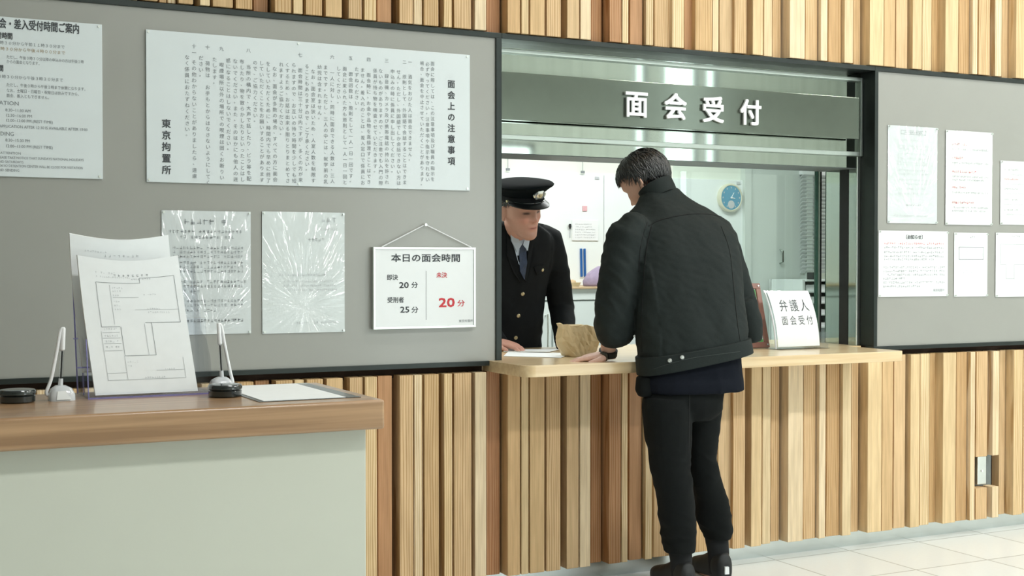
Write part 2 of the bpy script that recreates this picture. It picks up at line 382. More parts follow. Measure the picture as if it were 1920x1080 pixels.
for i, (a, b_, z0, z1) in enumerate(wins):
    w = struct('window_%d' % (i+2), BX(a, b_, -7.09, -7.06, z0, z1), 'sky')
    bm = NB(); box(bm, a, a+.015, -7.06, -6.98, z0, z1); box(bm, b_-.015, b_, -7.06, -6.98, z0, z1); box(bm, a+.015, b_-.015, -7.06, -6.98, z1-.04, z1); box(bm, a+.015, b_-.015, -7.06, -6.98, z0, z0+.05)
    if b_-a > 2:
        for k in (1,2,3): xm = a+(b_-a)*k/4; box(bm, xm-.03, xm+.03, -7.06, -6.98, z0+.05, z1-.04)
    obj('window_frame', bm, 'frame', w)
# wall behind the slats and panels, with the opening left free
bm = NB()
box(bm, -4, 10, .078, .3, .066, .83); box(bm, -4, 10, .078, .3, ZT, 4.0)
box(bm, -4, XO0-.06, .05, .3, .83, ZT); box(bm, XO1+.004, 10, .05, .3, .83, ZT)
wall = struct('wall_back', bm, 'backing')
# slats: photo x of left and right edge in the lower wall, front level (0 proud, 1 middle, 2 deep), tone (0 pale, 1 tan, 2 reddish)
SL = [(3,35,1,1),(43,62,0,0),(70,87,1,0),(95,120,0,1),(124,146,1,1),(160,186,0,0),(188,204,1,2),(215,240,0,1),(243,262,1,0),(276,300,0,1),(303,316,1,1),(318,333,1,0),(339,366,0,1),(379,397,0,0),(403,440,0,1),
 (446,476,0,1),(479,505,2,2),(518,549,0,1),(553,570,0,0),(576,606,0,1),(613,643,0,1),(656,680,0,1),(685,707,0,0),(709,735,1,2),
 (750,775,0,1),(777,792,0,0),(796,823,0,1),(833,848,0,0),(852,884,0,1),(891,912,0,0),(912.5,937,2,2),(952,975,0,1),(978,991,0,0),(994,1021,0,1),(1025,1051,0,1),(1063,1085,0,1),(1088,1107,0,0),(1107.5,1127,2,2),
 (1142,1164,0,2),(1166,1177,0,0),(1180,1203,1,2),(1210,1223,0,0),(1226,1256,1,1),(1259,1281,0,0),(1281.5,1299,2,2),(1302,1333,1,1),(1334,1345,1,0),(1347,1371,1,1),(1375,1397,0,1),(1409,1428,0,0),(1430,1445,1,0),(1446,1461,2,1),
 (1478,1506,0,0),(1507,1529,1,1),(1536,1548,0,0),(1550,1574,1,1),(1580,1596,0,0),(1596.5,1609,2,1),(1627,1653,0,0),(1654,1674,0,1),(1676,1697,1,1),(1707,1724,0,0),(1725,1742,1,0),(1742.5,1754,2,1),(1768,1792,0,0),(1793,1812,1,1),
 (1819,1828,0,0),(1830,1851,0,1),(1861,1873,0,0),(1873.5,1884,2,1),(1900,1917,0,0),(1918,1942,1,1),(1950,1975,0,1),(1980,2003,1,0),(2012,2030,0,1)]
LV = (-.012, .006, .034)
TONES = [[(232,210,172),(236,216,184),(228,202,160)], [(214,182,138),(208,174,130),(218,188,148)], [(186,142,104),(192,148,110),(178,132,96)]]
rs = random.Random(3)
slats = []
for l, r, lv, tn in SL: slats.append((W(l, 850, LV[lv]).x, W(r, 850, LV[lv]).x, LV[lv], tn, l))
x = slats[-1][1]+.012
while x < 9.9:
    w = rs.choice((.03,.045,.06,.075)); slats.append((x, x+w, rs.choice(LV[:2]), rs.choice((0,1,1,2)), 0)); x += w+rs.choice((.006,.02,.035))
x = slats[0][0]-.012
while x > -3.9:
    w = rs.choice((.03,.045,.06,.075)); slats.append((x-w, x, rs.choice(LV[:2]), rs.choice((0,1,1,2)), 0)); x -= w+rs.choice((.006,.02,.035))
ZS0 = W(1840, 856, -.01).z; ZS1 = W(1840, 915, -.01).z
def slat_mesh(z0, z1, cut):
    bm = NB(); ct = bm.loops.layers.float_color.new('tint'); cs = bm.loops.layers.float_color.new('seed'); rr = random.Random(11)
    for a, b_, y, tn, l in slats:
        c = lin(rr.choice(TONES[tn])); v = rr.uniform(.94,1.05); grain = 0.0 if rr.random() < .55 else .8
        sd = (rr.random(), rr.random(), rr.random(), 1); parts = [(z0, z1)]
        if cut and l in (1830, 1861): parts = [(z0, ZS1), (ZS0, z1)]
        for p, q in parts:
            for f in box(bm, a, b_, y, .08, p, q):
                for lp in f.loops: lp[ct] = (c[0]*v, c[1]*v, c[2]*v, grain); lp[cs] = sd
    return bm
struct('lower_slats', slat_mesh(.066, .8438, True), 'slat', wall, bevel=.0012, seg=1)
struct('upper_slats', slat_mesh(ZT+.003, 4.0, False), 'slat', wall, bevel=.0012, seg=1)
struct('baseboard_back', BX(-4, 10, .055, .3, 0, .066), 'skirt')
# office behind the window
struct('wall_office', BX(.5, 6.2, 2.45, 2.55, 0, 2.7), 'wallin')
bm = NB(); box(bm, .4, .5, .3, 2.55, 0, 2.7); box(bm, 6.2, 6.3, .3, 2.55, 0, 2.7)
struct('wall_office_sides', bm, 'wallin'); struct('ceiling_office', BX(.4, 6.3, .3, 2.55, 2.62, 2.72), 'plaster')

# steel window surround
bm = NB(); box(bm, XO0-.06, XO1, HY, .31, 1.676, 2.097)
win = struct('window_1', bm, 'steel')
bm = NB(); box(bm, XO0-.06, XO1-.016, HY-.02, HY+.002, 2.058, 2.075); obj('header_rail', bm, 'rail', win, bevel=.002)
bm = NB(); box(bm, XO0-.06, XO1-.016, HY-.02, HY+.002, 1.727, 1.746); obj('header_rail', bm, 'rail', win, bevel=.002)
obj('header_post', BX(XO1-.0159, XO1-.002, HY-.02, HY+.002, 1.727, 2.075), 'rail', win, bevel=.002)
bm = NB(); box(bm, XO1-.018, XO1+.002, HY, .30, ZC, 1.676); obj('steel_jamb', bm, 'steel', win)
obj('jamb_edge', BX(XO1-.02, XO1-.001, HY-.004, HY+.004, ZC, 1.727), 'steel2', win, bevel=.002)
obj('black_seal', BX(XO1-.021, XO1-.016, .144, .200, ZC, 1.676), 'rubber', win)
bm = NB(); box(bm, XO0-.06, XO0-.02, HY, .30, ZC, 1.676); obj('steel_jamb', bm, 'steel', win)
xa = W(1262, 480, .335).x; xb = W(1528, 480, .335).x
obj('glass_pane', BX(xa, xb, .332, .338, ZC, 1.70), 'pane', win)
bm = NB(); box(bm, xb, xb+.012, .33, .34, ZC, 1.676); obj('pane_edge', bm, 'gedge', win)
obj('pane_strip', BX(xb+.012, xb+.020, .325, .345, ZC, 1.676), 'steel2', win)
obj('pane_gasket', BX(xb+.020, xb+.030, .325, .345, ZC, 1.676), 'rubber', win)
obj('soffit_plate', BX(XO0-.06, XO1-.02, HY+.004, .31, 1.6735, 1.6755), 'gbox', win)  # matte cover added to keep the cap's mirror image off the underside
obj('sliding_track', BX(XO0-.06, XO1, .31, .36, 1.68, 1.70), 'cabinet', win)
# grey notice panels with dark frames
def panel(name, label, x0, x1, inner_edge):
    t = thing(name, label, 'notice board', ((x0+x1)/2, .05, ZB))
    obj('panel_face', BX(x0+.02, x1-.02, .004, .05, ZB+.018, ZT-.02), 'panel', t)
    bm = NB(); box(bm, x0, x1, -.004, .05, ZT-.02, ZT); obj('frame_rail', bm, 'frame', t, bevel=.0015)
    bm = NB(); box(bm, x0, x1, -.004, .05, ZB, ZB+.018); obj('frame_rail', bm, 'frame', t, bevel=.0015)
    bm = NB(); box(bm, x0, x0+.02, -.004, HY, ZB+.018, ZT-.02); obj('frame_stile', bm, 'frame', t, bevel=.0015)
    bm = NB(); box(bm, x1-.024, x1, -.004, HY, ZB+.018, ZT-.02); obj('frame_stile', bm, 'frame', t, bevel=.0015)
    return t
panel('notice_panel', 'wide grey wall panel in thin dark frame, left of the counter window', -3.6, XO0, 1)
panel('notice_panel', 'grey wall panel in thin dark frame, right of the counter window', XO1, 8.5, 0)
obj('lintel_rail', BX(XO0, XO1, -.004, HY+.02, ZT-.02, ZT), 'frame', win, bevel=.0015)

# reception sign
t = thing('reception_sign', 'long dark grey overhead sign board with white raised Japanese lettering', 'sign', (3.08, .06, 1.8))
sz0 = W(960, 224.5, .03).z; sz1 = W(960, 135, .03).z
obj('sign_board', BX(XO0+.012, W(1611,200,.03).x, .03, .062, sz0, sz1), 'signboard', t, bevel=.002)
obj('mounting_bracket', BX(XO0+.2, 3.9, .062, HY, sz0+.05, sz1-.05), 'frame', t)
for ch, cx, cy in (('面',1195,194.5),('会',1268,199.5),('受',1339,205.5),('付',1409.5,210.5)):
    p = W(cx, cy, .012); bm = NB()
    put_text(bm, ch, p.x, p.z-.042, .02, .112, 'CENTER', bold=.0024, extrude=.005, res=4)
    me = remesh(bm, .0011, 1, .4); obj('lettering', None, 'letterw', t, mesh=me, smooth='auto')

# counter
bm = NB(); c0, c1 = 2.136, 3.925
pts = [(c0, .055), (c0, -.25)]
for k in range(7): a = PI+PI/2*k/6; pts.append((c0+.045+.045*math.cos(a), -.25+.045*math.sin(a)))
for k in range(7): a = -PI/2+PI/2*k/6; pts.append((c1-.03+.03*math.cos(a), -.265+.03*math.sin(a)))
pts += [(c1, .055), (XO1-.02, .055), (XO1-.02, .60), (XO0-.055, .60), (XO0-.055, .055)]
prism(bm, [(x, y, ZC-.042) for x, y in pts], (0,0,.042))
cnt = obj('service_counter', bm, 'counter', bevel=.010, seg=3, smooth='auto'); tag(cnt, 'pale wooden service counter with rounded front edge below the window', 'counter')

# wall socket in the slats
p0 = W(1829, 856, .03); t = thing('wall_socket', 'grey socket plate recessed between the lower slats at right', 'socket', (W(1848,915,.03).x, .06, ZS1))
bx0 = W(1830,880,.03).x; bx1 = W(1872,880,0).x
obj('back_box', BX(bx0-.002, bx1, .045, .077, ZS1-.003, ZS0+.003), 'gbox', t)
obj('cover_plate', BX(bx0, bx0+.055, .02, .045, ZS1+.01, ZS0-.006), 'steel2', t, bevel=.002)
obj('latch', BX(bx0+.022, bx0+.030, .016, .02, (ZS0+ZS1)/2-.005, (ZS0+ZS1)/2+.005), 'white', t)

# ================================================================== NOTICES ON THE LEFT PANEL
PY = .004   # panel face
t = thing('rules_board', 'long white board of vertical Japanese visiting rules on the left grey panel', 'sign', (1.46, PY, 1.52))
p0 = W(275, 341, -.004); p1 = W(881, 103, -.004)
bx0, bx1, bz0, bz1 = p0.x, p1.x, p0.z, p1.z
obj('board', BX(bx0, bx1, -.004, PY-.0002, bz0, bz1), 'boardw', t, bevel=.001)
bm = NB(); TY = -.0052
def cx(c): return W(260+c/2.909, 200, -.004).x
def zz(c, col): return W(260+col/2.909, 40+c/2.909, -.004).z
cols = [(1603,220,'面会に際しては、この注意事項及び職員の指示を'),(1575,222,'必ず守ってください。注意事項や指示を守れない'),(1545,218,'場合、面会を中止させていただくことがあります。'),
 (1480,292,'酒気をおびた人は面会できません。'),(1450,292,'原則として、外国語で会話することはできま'),(1418,264,'せん。ただし、外国語でしか会話できない方は、'),(1385,262,'申込みの時に係員に申し出してください。'),
 (1353,288,'録音機、カメラ及び携帯電話の持込を許され'),(1320,260,'ないものがありますので、ご注意でも入門の際、'),(1290,258,'係員が持ち物を検査させていただきます。'),
 (1255,282,'面会時に、お金や品物を直接渡すことはでき'),(1222,254,'ません。差入れのことは、差入窓口で係員にお'),(1190,250,'たずねください。'),
 (1157,276,'面会回数は、原則として一人一日一回です。'),(1124,248,'面会に来られた方も原則として一人一日一回と'),(1091,246,'してください。'),
 (1056,270,'一人に対し、同時に面会できる人数は、三人'),(1020,240,'までです。ただし、三人の中には、就学前の乳'),(987,238,'幼児は含まれません。'),(952,262,'なお、面会室は狭いため、人室人数を制限す'),(918,234,'ることもありますので、ご了承ください。'),
 (882,256,'面会時間は三十分以内ですが、多くの方が来'),(847,228,'られますので、お互いの待ち時間を少しでも短'),(812,226,'くするため、お話は出来る限りとりまとめてさ'),(778,224,'れますようご協力ください。'),(743,248,'なお、面会が多数の場合、すべての方に面会'),(707,220,'をしていただくために、時間内でも早めに終了'),(671,216,'していただくことをお願いすることがあります'),(636,214,'ので、ご協力ください。'),
 (600,238,'当所の構内で、大声で話したり、ビラ等を配'),(565,208,'布したり、物を散らかしたりといったことはし'),(528,206,'ないでください。また、そのほかにも他人の迷'),(490,202,'惑になることはしないでください。'),
 (453,226,'喫煙場所以外の場所での喫煙は固くお断りい'),(415,196,'たします。'),(377,218,'荷物は　お手もとからはなさないようにしてく'),(341,188,'ださい。'),(303,212,'その他わからないことがありましたら、遠慮'),(265,184,'なく係員におたずねください。')]
for c, top, s in cols:
    vert_text(bm, s, cx(c), zz(top, c), TY, .0165, .0201, 1)
for c, top, s in ((1480,212,'一'),(1450,212,'二'),(1353,204,'三'),(1255,198,'四'),(1157,190,'五'),(1056,184,'六'),(882,172,'七'),(600,148,'八'),(453,138,'九'),(377,130,'十'),(303,124,'十一')):
    vert_text(bm, s, cx(c), zz(top, c), TY, .016, .022, 1)
vert_text(bm, '面会上の注意事項', cx(1705), zz(322,1705), TY, .031, .0405, bold=.0005)
vert_text(bm, '東京拘置所', cx(150), zz(535,150), TY, .031, .0385, bold=.0005)
obj('lettering', bm, ['ink','inkg'], t)
for px in (279, 560, 876):
    for z in (bz0+.008, bz1-.008):
        q = W(px, 200, -.005); bm = NB(); tube(bm, [(q.x, -.0072, z), (q.x, -.004, z)], .004, 10); obj('pin', bm, 'steel2', t, smooth='auto')

t = thing('hours_board', 'white board of visiting hours in Japanese and English at far left', 'sign', (.42, PY, 1.52))
p0 = W(193, 336, -.004); p1 = W(193, 46, -.004); lx0, lx1, lz0, lz1 = .085, p0.x, p0.z, p1.z
obj('board', BX(lx0, lx1, -.004, PY-.0002, lz0, lz1), 'boardw', t, bevel=.001)
bm = NB()
def LT(s, pl, pr, py, size, mi=0, **k):   # photo x of the right end, of the left end (may be outside the frame)
    a = W(pl, py, -.004); b_ = W(pr, py, -.004); fit_text(bm, s, a.x, b_.x, b_.z, TY, size, mi, **k)
def lcrop(y): return y/3.0
LT('面会・差入受付時間ご案内', -16, 148, 62, .034, bold=.0005)
LT('面会受付時間', -38, 23, 73, .022, bold=.0004)
LT('午前８時３０分から午前１１時３０分まで', -24, 121, 91, .0125, 1)
LT('午後０時３０分から午後４時００分まで', -24, 122, 102, .0125, 2)
LT('ただし、午後０時３０分以降の申込みの方は午後１時', 12, 157, 119, .0125, 1); LT('からの面会となります。', 12, 74, 122, .0125, 1)
LT('差入受付時間', -46, 6, 133, .022, bold=.0004)
LT('午前８時３０分から午後３時３０分まで', -20, 118, 153, .0125, 1)
LT('ただし、午後０時から午後１時まで休憩となります。', 12, 160, 170, .0125, 1); LT('なお、土曜日・日曜日・祝祭日は休みですから、', 12, 148, 179.5, .0125, 1); LT('面会、差入ともできません。', 12, 92, 186, .0125, 1)
LT('VISITATION', -28, 35, 198, .018, 1); LT('8:30~11:30 AM', 10, 57, 211, .013, 1); LT('12:30~16:00 PM', 10, 60, 221, .013, 1); LT('12:00~13:00 PM (REST TIME)', 10, 99, 232, .013, 1); LT('(APPLICATION AFTER 12:30 IS AVAILABLE AFTER 13:00', -4, 164, 246, .013, 1)
LT('SENDING', -18, 26, 255, .018, 1); LT('8:30~15:30 PM', 10, 56, 267, .013, 1); LT('12:00~13:00 PM (REST TIME)', 10, 99, 279.5, .013, 1)
LT('※ ATTENTION', -6, 39, 290, .011, 1); LT('PLEASE TAKE NOTICE THAT SUNDAYS NATIONAL HOLIDAYS', -6, 157, 302.5, .0115, 1); LT('AND SATURDAYS', -6, 44, 306.5, .0115, 1); LT('TOKYO DETENTION CENTER WILL BE CLOSE FOR VISITATION', -6, 155, 317.5, .0115, 1); LT('AND SENDING', -6, 36, 322, .0115, 1)
obj('lettering', bm, ['ink','inkg','inkb'], t)
for z in (lz0+.008, lz1-.008):
    bm = NB(); tube(bm, [(lx1-.01, -.0072, z), (lx1-.01, -.004, z)], .004, 10); obj('pin', bm, 'steel2', t, smooth='auto')

def sheet(x0, x1, z0, z1, y, mat, parent, nx=14, nz=18, amp=.0015, seed=0, name='sheet', thick=.0008):
    # slightly wavy laminated sheet with UVs
    bm = NB(); uvl = bm.loops.layers.uv.new('UVMap'); g = []
    for j in range(nz+1):
        row = []
        for i in range(nx+1):
            u, v = i/nx, j/nz; e = min(u,1-u,v,1-v)
            d = amp*(noise.noise(Vector((u*3+seed, v*4, seed)))+.6)*min(1, .3+e*6)
            row.append((bm.verts.new((x0+(x1-x0)*u, y-d, z0+(z1-z0)*v)), u, v))
        g.append(row)
    for j in range(nz):
        for i in range(nx):
            q = (g[j][i], g[j][i+1], g[j+1][i+1], g[j+1][i]); f = bm.faces.new([a[0] for a in q])
            for lp, a in zip(f.loops, q): lp[uvl].uv = (a[1], a[2])
    o = obj(name, bm, mat, parent, smooth=True)
    s = o.modifiers.new('thickness', 'SOLIDIFY'); s.thickness = thick; s.offset = -1; o.modifiers.new('split', 'EDGE_SPLIT').split_angle = .7
    return o
def pins(t, x0, x1, z0, z1, y):
    for x in (x0+.006, x1-.006):
        for z in (z0+.006, z1-.006):
            bm = NB(); tube(bm, [(x, y-.007, z), (x, PY, z)], [.0035, .0025], 8); obj('pin', bm, 'steel2', t, smooth='auto')
def notice(label, c, mat, content, group, amp=.0015, seed=0):
    a = W(c[0], c[3], 0); b_ = W(c[2], c[1], 0); x0, x1, z0, z1 = a.x, b_.x, a.z, b_.z
    t = thing('pinned_notice', label, 'notice', ((x0+x1)/2, PY, z0), group)
    sheet(x0, x1, z0, z1, .001, mat, t, amp=amp, seed=seed)
    bm = NB(); T = wallT(-.0038); w = x1-x0; h = z1-z0; rnd = random.Random(seed+5)
    content(bm, lambda u, v: (x0+w*u, -.0038, z0+h*v), w, h, rnd, x0, z0)
    obj('print', bm, ['ink','inkg','inkl','inkr'], t)
    pins(t, x0, x1, z0, z1, -.002); return t
def UL(bm, T, w, u0, u1, v, h, mi, rnd, H):   # unreadable line in unit coordinates; h in metres
    TT = lambda x, z: T(x/w, z/H)
    blur_line(bm, TT, u0*w, u1*w, v*H, h, mi, rnd)
def c1_(bm, T, w, h, rnd, x0, z0):
    UL(bm,T,w,.25,.75,.89,.02,1,rnd,h); UL(bm,T,w,.08,.9,.82,.012,1,rnd,h); UL(bm,T,w,.2,.8,.775,.012,1,rnd,h)
    for v in (.69,.655,.62): UL(bm,T,w,.12,.93,v,.011,1,rnd,h)
    for v in (.57,.535,.5): UL(bm,T,w,.12,.93,v,.011,1,rnd,h)
    for v in (.415,.38,.34): UL(bm,T,w,.12,(.93 if v > .35 else .4),v,.011,1,rnd,h)
    for v in (.26,.225,.185): UL(bm,T,w,.12,(.93 if v > .2 else .6),v,.011,1,rnd,h)
    UL(bm,T,w,.12,.93,.10,.011,0,rnd,h)
def c2_(bm, T, w, h, rnd, x0, z0):
    UL(bm,T,w,.72,.92,.92,.018,2,rnd,h); UL(bm,T,w,.7,.9,.85,.009,2,rnd,h); UL(bm,T,w,.55,.75,.76,.012,2,rnd,h)
    UL(bm,T,w,.2,.75,.47,.009,2,rnd,h)
    for v in (.42,.385,.35): UL(bm,T,w,.25,.9,v,.007,2,rnd,h)
    UL(bm,T,w,.38,.55,.075,.008,2,rnd,h); UL(bm,T,w,.62,.9,.075,.008,2,rnd,h)
G1 = 'laminated notices on the left grey panel'
notice('laminated notice with Japanese print, half hidden behind the paper holder', (304,397,470,629), 'lam1', c1_, G1, .003, 1)
notice('wrinkled laminated notice, nearly blank with glare, left of the hanging time board', (492,399,646,626), 'lam2', c2_, G1, .003, 2)

# hanging whiteboard with today's visiting times
a = W(700, 618, -.018); b_ = W(892, 464, -.018); hx0, hx1, hz0, hz1 = a.x, b_.x, a.z, b_.z
t = thing('hanging_time_board', 'small framed whiteboard of visiting minutes hanging on a white cord', 'sign', ((hx0+hx1)/2, PY, hz0))
obj('board', BX(hx0+.006, hx1-.006, -.016, PY-.001, hz0+.006, hz1-.006), 'white', t)
bm = NB(); box(bm, hx0, hx1, -.02, PY-.0005, hz1-.008, hz1); box(bm, hx0, hx1, -.02, PY-.0005, hz0, hz0+.008); box(bm, hx0, hx0+.008, -.02, PY-.0005, hz0+.008, hz1-.008); box(bm, hx1-.008, hx1, -.02, PY-.0005, hz0+.008, hz1-.008)
obj('board_frame', bm, 'steel2', t, bevel=.001)
ap = W(797, 421, -.004); e0 = W(716, 463, -.01); e1 = W(884, 461, -.01)
bm = NB(); tube(bm, [(e0.x, -.01, hz1), (ap.x, -.006, ap.z), (e1.x, -.01, hz1)], .0022, 8); obj('cord', bm, 'cord', t, smooth='auto')
bm = NB(); tube(bm, [(ap.x, -.014, ap.z-.001), (ap.x, PY, ap.z-.001)], [.005,.004], 10); obj('hook', bm, 'steel2', t, smooth='auto')
bm = NB(); HY_ = -.0166
def HT(s, px0, px1, py, size, mi, off=.0003):
    a = W(px0, py, -.016); b2 = W(px1, py, -.016); fit_text(bm, s, a.x, b2.x, a.z, HY_, size, mi, bold=off)
HT('本日の面会時間', 733, 862, 489.5, .031, 0, .0006); HT('即決', 725, 746, 524.5, .022, 0); HT('20', 748, 766, 540, .030, 0, .0006); HT('分', 771, 783, 539, .024, 0)
HT('受刑者', 726, 757, 567, .022, 0); HT('25', 750, 767, 586, .030, 0, .0006); HT('分', 771, 784, 585.5, .024, 0)
HT('未決', 818, 838, 520, .022, 1); HT('20', 822, 852, 575.5, .046, 1, .0012); HT('分', 857, 871, 573.5, .026, 1); HT('東京拘置所', 860, 887, 604, .011, 2, 0)
p = W(799, 508, -.016); q = W(800, 600, -.016)
quad(bm, wallT(HY_), p.x-.0006, p.x+.0006, q.z, p.z, 0)
obj('lettering', bm, ['ink','inkr','inkg'], t)

# ================================================================== NOTICES ON THE RIGHT PANEL
G2 = 'notices on the right grey panel'
def r1(bm, T, w, h, rnd, x0, z0):
    TT = lambda x, z: T(x/w, z/h); outline(bm, TT, .25*w, .76*w, .915*h, .955*h, .0012, 1); UL(bm,T,w,.32,.7,.925,.010,1,rnd,h); UL(bm,T,w,.12,.6,.85,.007,2,rnd,h)
    outline(bm, TT, .2*w, .8*w, .6*h, .8*h, .001, 2)
    for v in (.76,.71,.66,.62): UL(bm,T,w,.24,.76,v,.007,2,rnd,h)
    for v in (.54,.5,.44,.4,.35,.3): UL(bm,T,w,.2,.8,v,.007,2,rnd,h)
    UL(bm,T,w,.35,.65,.18,.008,1,rnd,h); UL(bm,T,w,.12,.8,.07,.008,2,rnd,h)
def r2(bm, T, w, h, rnd, x0, z0):
    for v, e in ((.845,.42),(.70,.36),(.555,.62),(.385,.45),(.225,.58)):
        UL(bm,T,w,.13,e,v,.011,3,rnd,h)
        UL(bm,T,w,.13,.9,v-.05,.008,1,rnd,h)
        if e > .5: UL(bm,T,w,.13,.85,v-.085,.008,1,rnd,h)
def r3(bm, T, w, h, rnd, x0, z0):
    for v in (.85,.7,.55,.38,.22): UL(bm,T,w,.1,.5,v,.008,3 if v == .7 else 1,rnd,h); UL(bm,T,w,.1,.9,v-.07,.007,2,rnd,h)
def r4(bm, T, w, h, rnd, x0, z0):
    p = T(.5, .88); put_text(bm, '〔お知らせ〕', p[0], p[2], p[1], .021, 'CENTER', 0, bold=.0004)
    for v in (.79,.73,.66,.60,.55): UL(bm,T,w,.07,.94 if v > .56 else .8,v,.011,3 if v == .79 else 1,rnd,h)
    for v in (.43,.375,.32,.26): UL(bm,T,w,.06,.95 if v > .27 else .35,v,.011,1,rnd,h)
    for v in (.2,.145): UL(bm,T,w,.06,.94 if v > .15 else .6,v,.011,1,rnd,h)
    p = T(.86, .075); put_text(bm, '東京拘置所', p[0], p[2], p[1], .014, 'CENTER', 1)
def r5(bm, T, w, h, rnd, x0, z0):
    TT = lambda x, z: T(x/w, z/h); UL(bm,T,w,.45,.62,.92,.011,1,rnd,h); UL(bm,T,w,.35,.75,.87,.006,2,rnd,h)
    outline(bm, TT, .12*w, .86*w, .58*h, .78*h, .0022, 1)
    for v in (.74,.70,.66,.62): UL(bm,T,w,.17,.8 if v > .7 else .4,v,.006,2,rnd,h)
    for v in (.52,.47,.44,.4,.37,.33,.3): UL(bm,T,w,.15,rnd.uniform(.4,.85),v,.006,2,rnd,h)
def r6(bm, T, w, h, rnd, x0, z0):
    TT = lambda x, z: T(x/w, z/h); UL(bm,T,w,.25,.4,.93,.011,1,rnd,h)
    for a, b2, c, d in ((.07,.95,.82,.822),(.07,.072,.5,.82),(.07,.16,.5,.502),(.16,.162,.28,.5),(.16,.29,.28,.282),(.29,.292,.28,.5),(.29,.95,.5,.502),(.95,.952,.5,.82)):
        quad(bm, TT, a*w, max(b2*w, a*w+.0013), c*h, max(d*h, c*h+.0013), 1)
    for v in (.75,.68,.6,.2,.14,.08): UL(bm,T,w,.12,.5,v,.006,2,rnd,h)
notice('laminated notice with boxed heading and fan of glare, upper left on the right panel', (1664,240,1758,418), 'lam1', r1, G2, .002, 3)
notice('tall laminated notice with red headings on the right panel', (1772.5,249,1861,421), 'lam3', r2, G2, .002, 4)
notice('small notice with pale print at the upper right edge', (1875.5,304,1939,421), 'lam3', r3, G2, .001, 5)
notice('wide white announcement sheet with a bracketed heading, low on the right panel', (1647,434,1777.5,557), 'paper', r4, G2, .001, 6)
notice('narrow white sheet with a rectangle printed near its top, on the right panel', (1789,437,1852,556.5), 'paper', r5, G2, .001, 7)
notice('white form sheet with printed grid cut off by the right edge', (1866.5,438,1980,557), 'paper', r6, G2, .001, 8)

# ================================================================== WRITING DESK
DZ = .974
fr = WZ(722, 749, DZ); dx1 = fr.x; dyf = fr.y; dyb = dyf+.432; dx0 = -.95
t = thing('writing_desk', 'cream writing desk with brown wood-edged top in the left foreground', 'desk', ((dx0+dx1)/2, (dyf+dyb)/2, 0))
bm = NB(); box(bm, dx0, dx1, dyf, dyb, DZ-.060, DZ)
obj('desk_top', bm, 'deskw', t, bevel=.006, seg=3, smooth='auto')
obj('front_panel', BX(dx0+.03, dx1-.028, dyf+.036, dyf+.056, 0.0, DZ-.060), 'deskp', t, bevel=.002)
obj('side_panel', BX(dx1-.05, dx1-.028, dyf+.056, dyb-.03, 0.0, DZ-.060), 'deskp', t, bevel=.002)
obj('side_panel', BX(dx0+.03, dx0+.052, dyf+.056, dyb-.03, 0.0, DZ-.060), 'deskp', t, bevel=.002)
obj('back_panel', BX(dx0+.052, dx1-.05, dyb-.05, dyb-.03, 0.0, DZ-.060), 'deskp', t, bevel=.002)
# laminated sheet lying on the desk
a = WZ(470, 722, DZ+.001); c = WZ(664, 745, DZ+.001)
x0, x1 = WZ(478, 752, DZ).x, WZ(672, 744, DZ).x; y0, y1 = WZ(560, 751, DZ).y, dyb-.012
t = thing('desk_sheet', 'white laminated sheet lying flat on the desk top at its right end', 'sheet', ((x0+x1)/2, (y0+y1)/2, DZ))
obj('film', BX(x0, x1, y0, y1, DZ+.0002, DZ+.0012), 'film', t)
obj('paper', BX(x0+.012, x1-.03, y0+.01, y1-.012, DZ+.0012, DZ+.0018), 'paper', t)
# round black stamp pads
def stamp_pad():
    t = thing('stamp_pad', 'round black stamp pad at the left edge of the desk', 'stamp pad', (0,0,0), 'round black stamp pads on the writing desk')
    bm = NB(); lathe(bm, [(.030,0),(.034,.002),(.0345,.013),(.033,.0145)]); obj('base', bm, 'black', t, smooth='auto')
    bm = NB(); lathe(bm, [(.0335,.0155),(.035,.0165),(.0352,.022),(.033,.0255),(.028,.0265)]); obj('lid', bm, 'black', t, smooth='auto')
    return t
s1 = stamp_pad(); s2 = copy_tree(s1)
p = WZ(36, 757, DZ); s1.location = (p.x, p.y+.03, DZ)
p = WZ(429, 746, DZ); s2.location = (p.x, p.y+.03, DZ); s2['label'] = 'round black stamp pad just right of the paper holder on the desk'
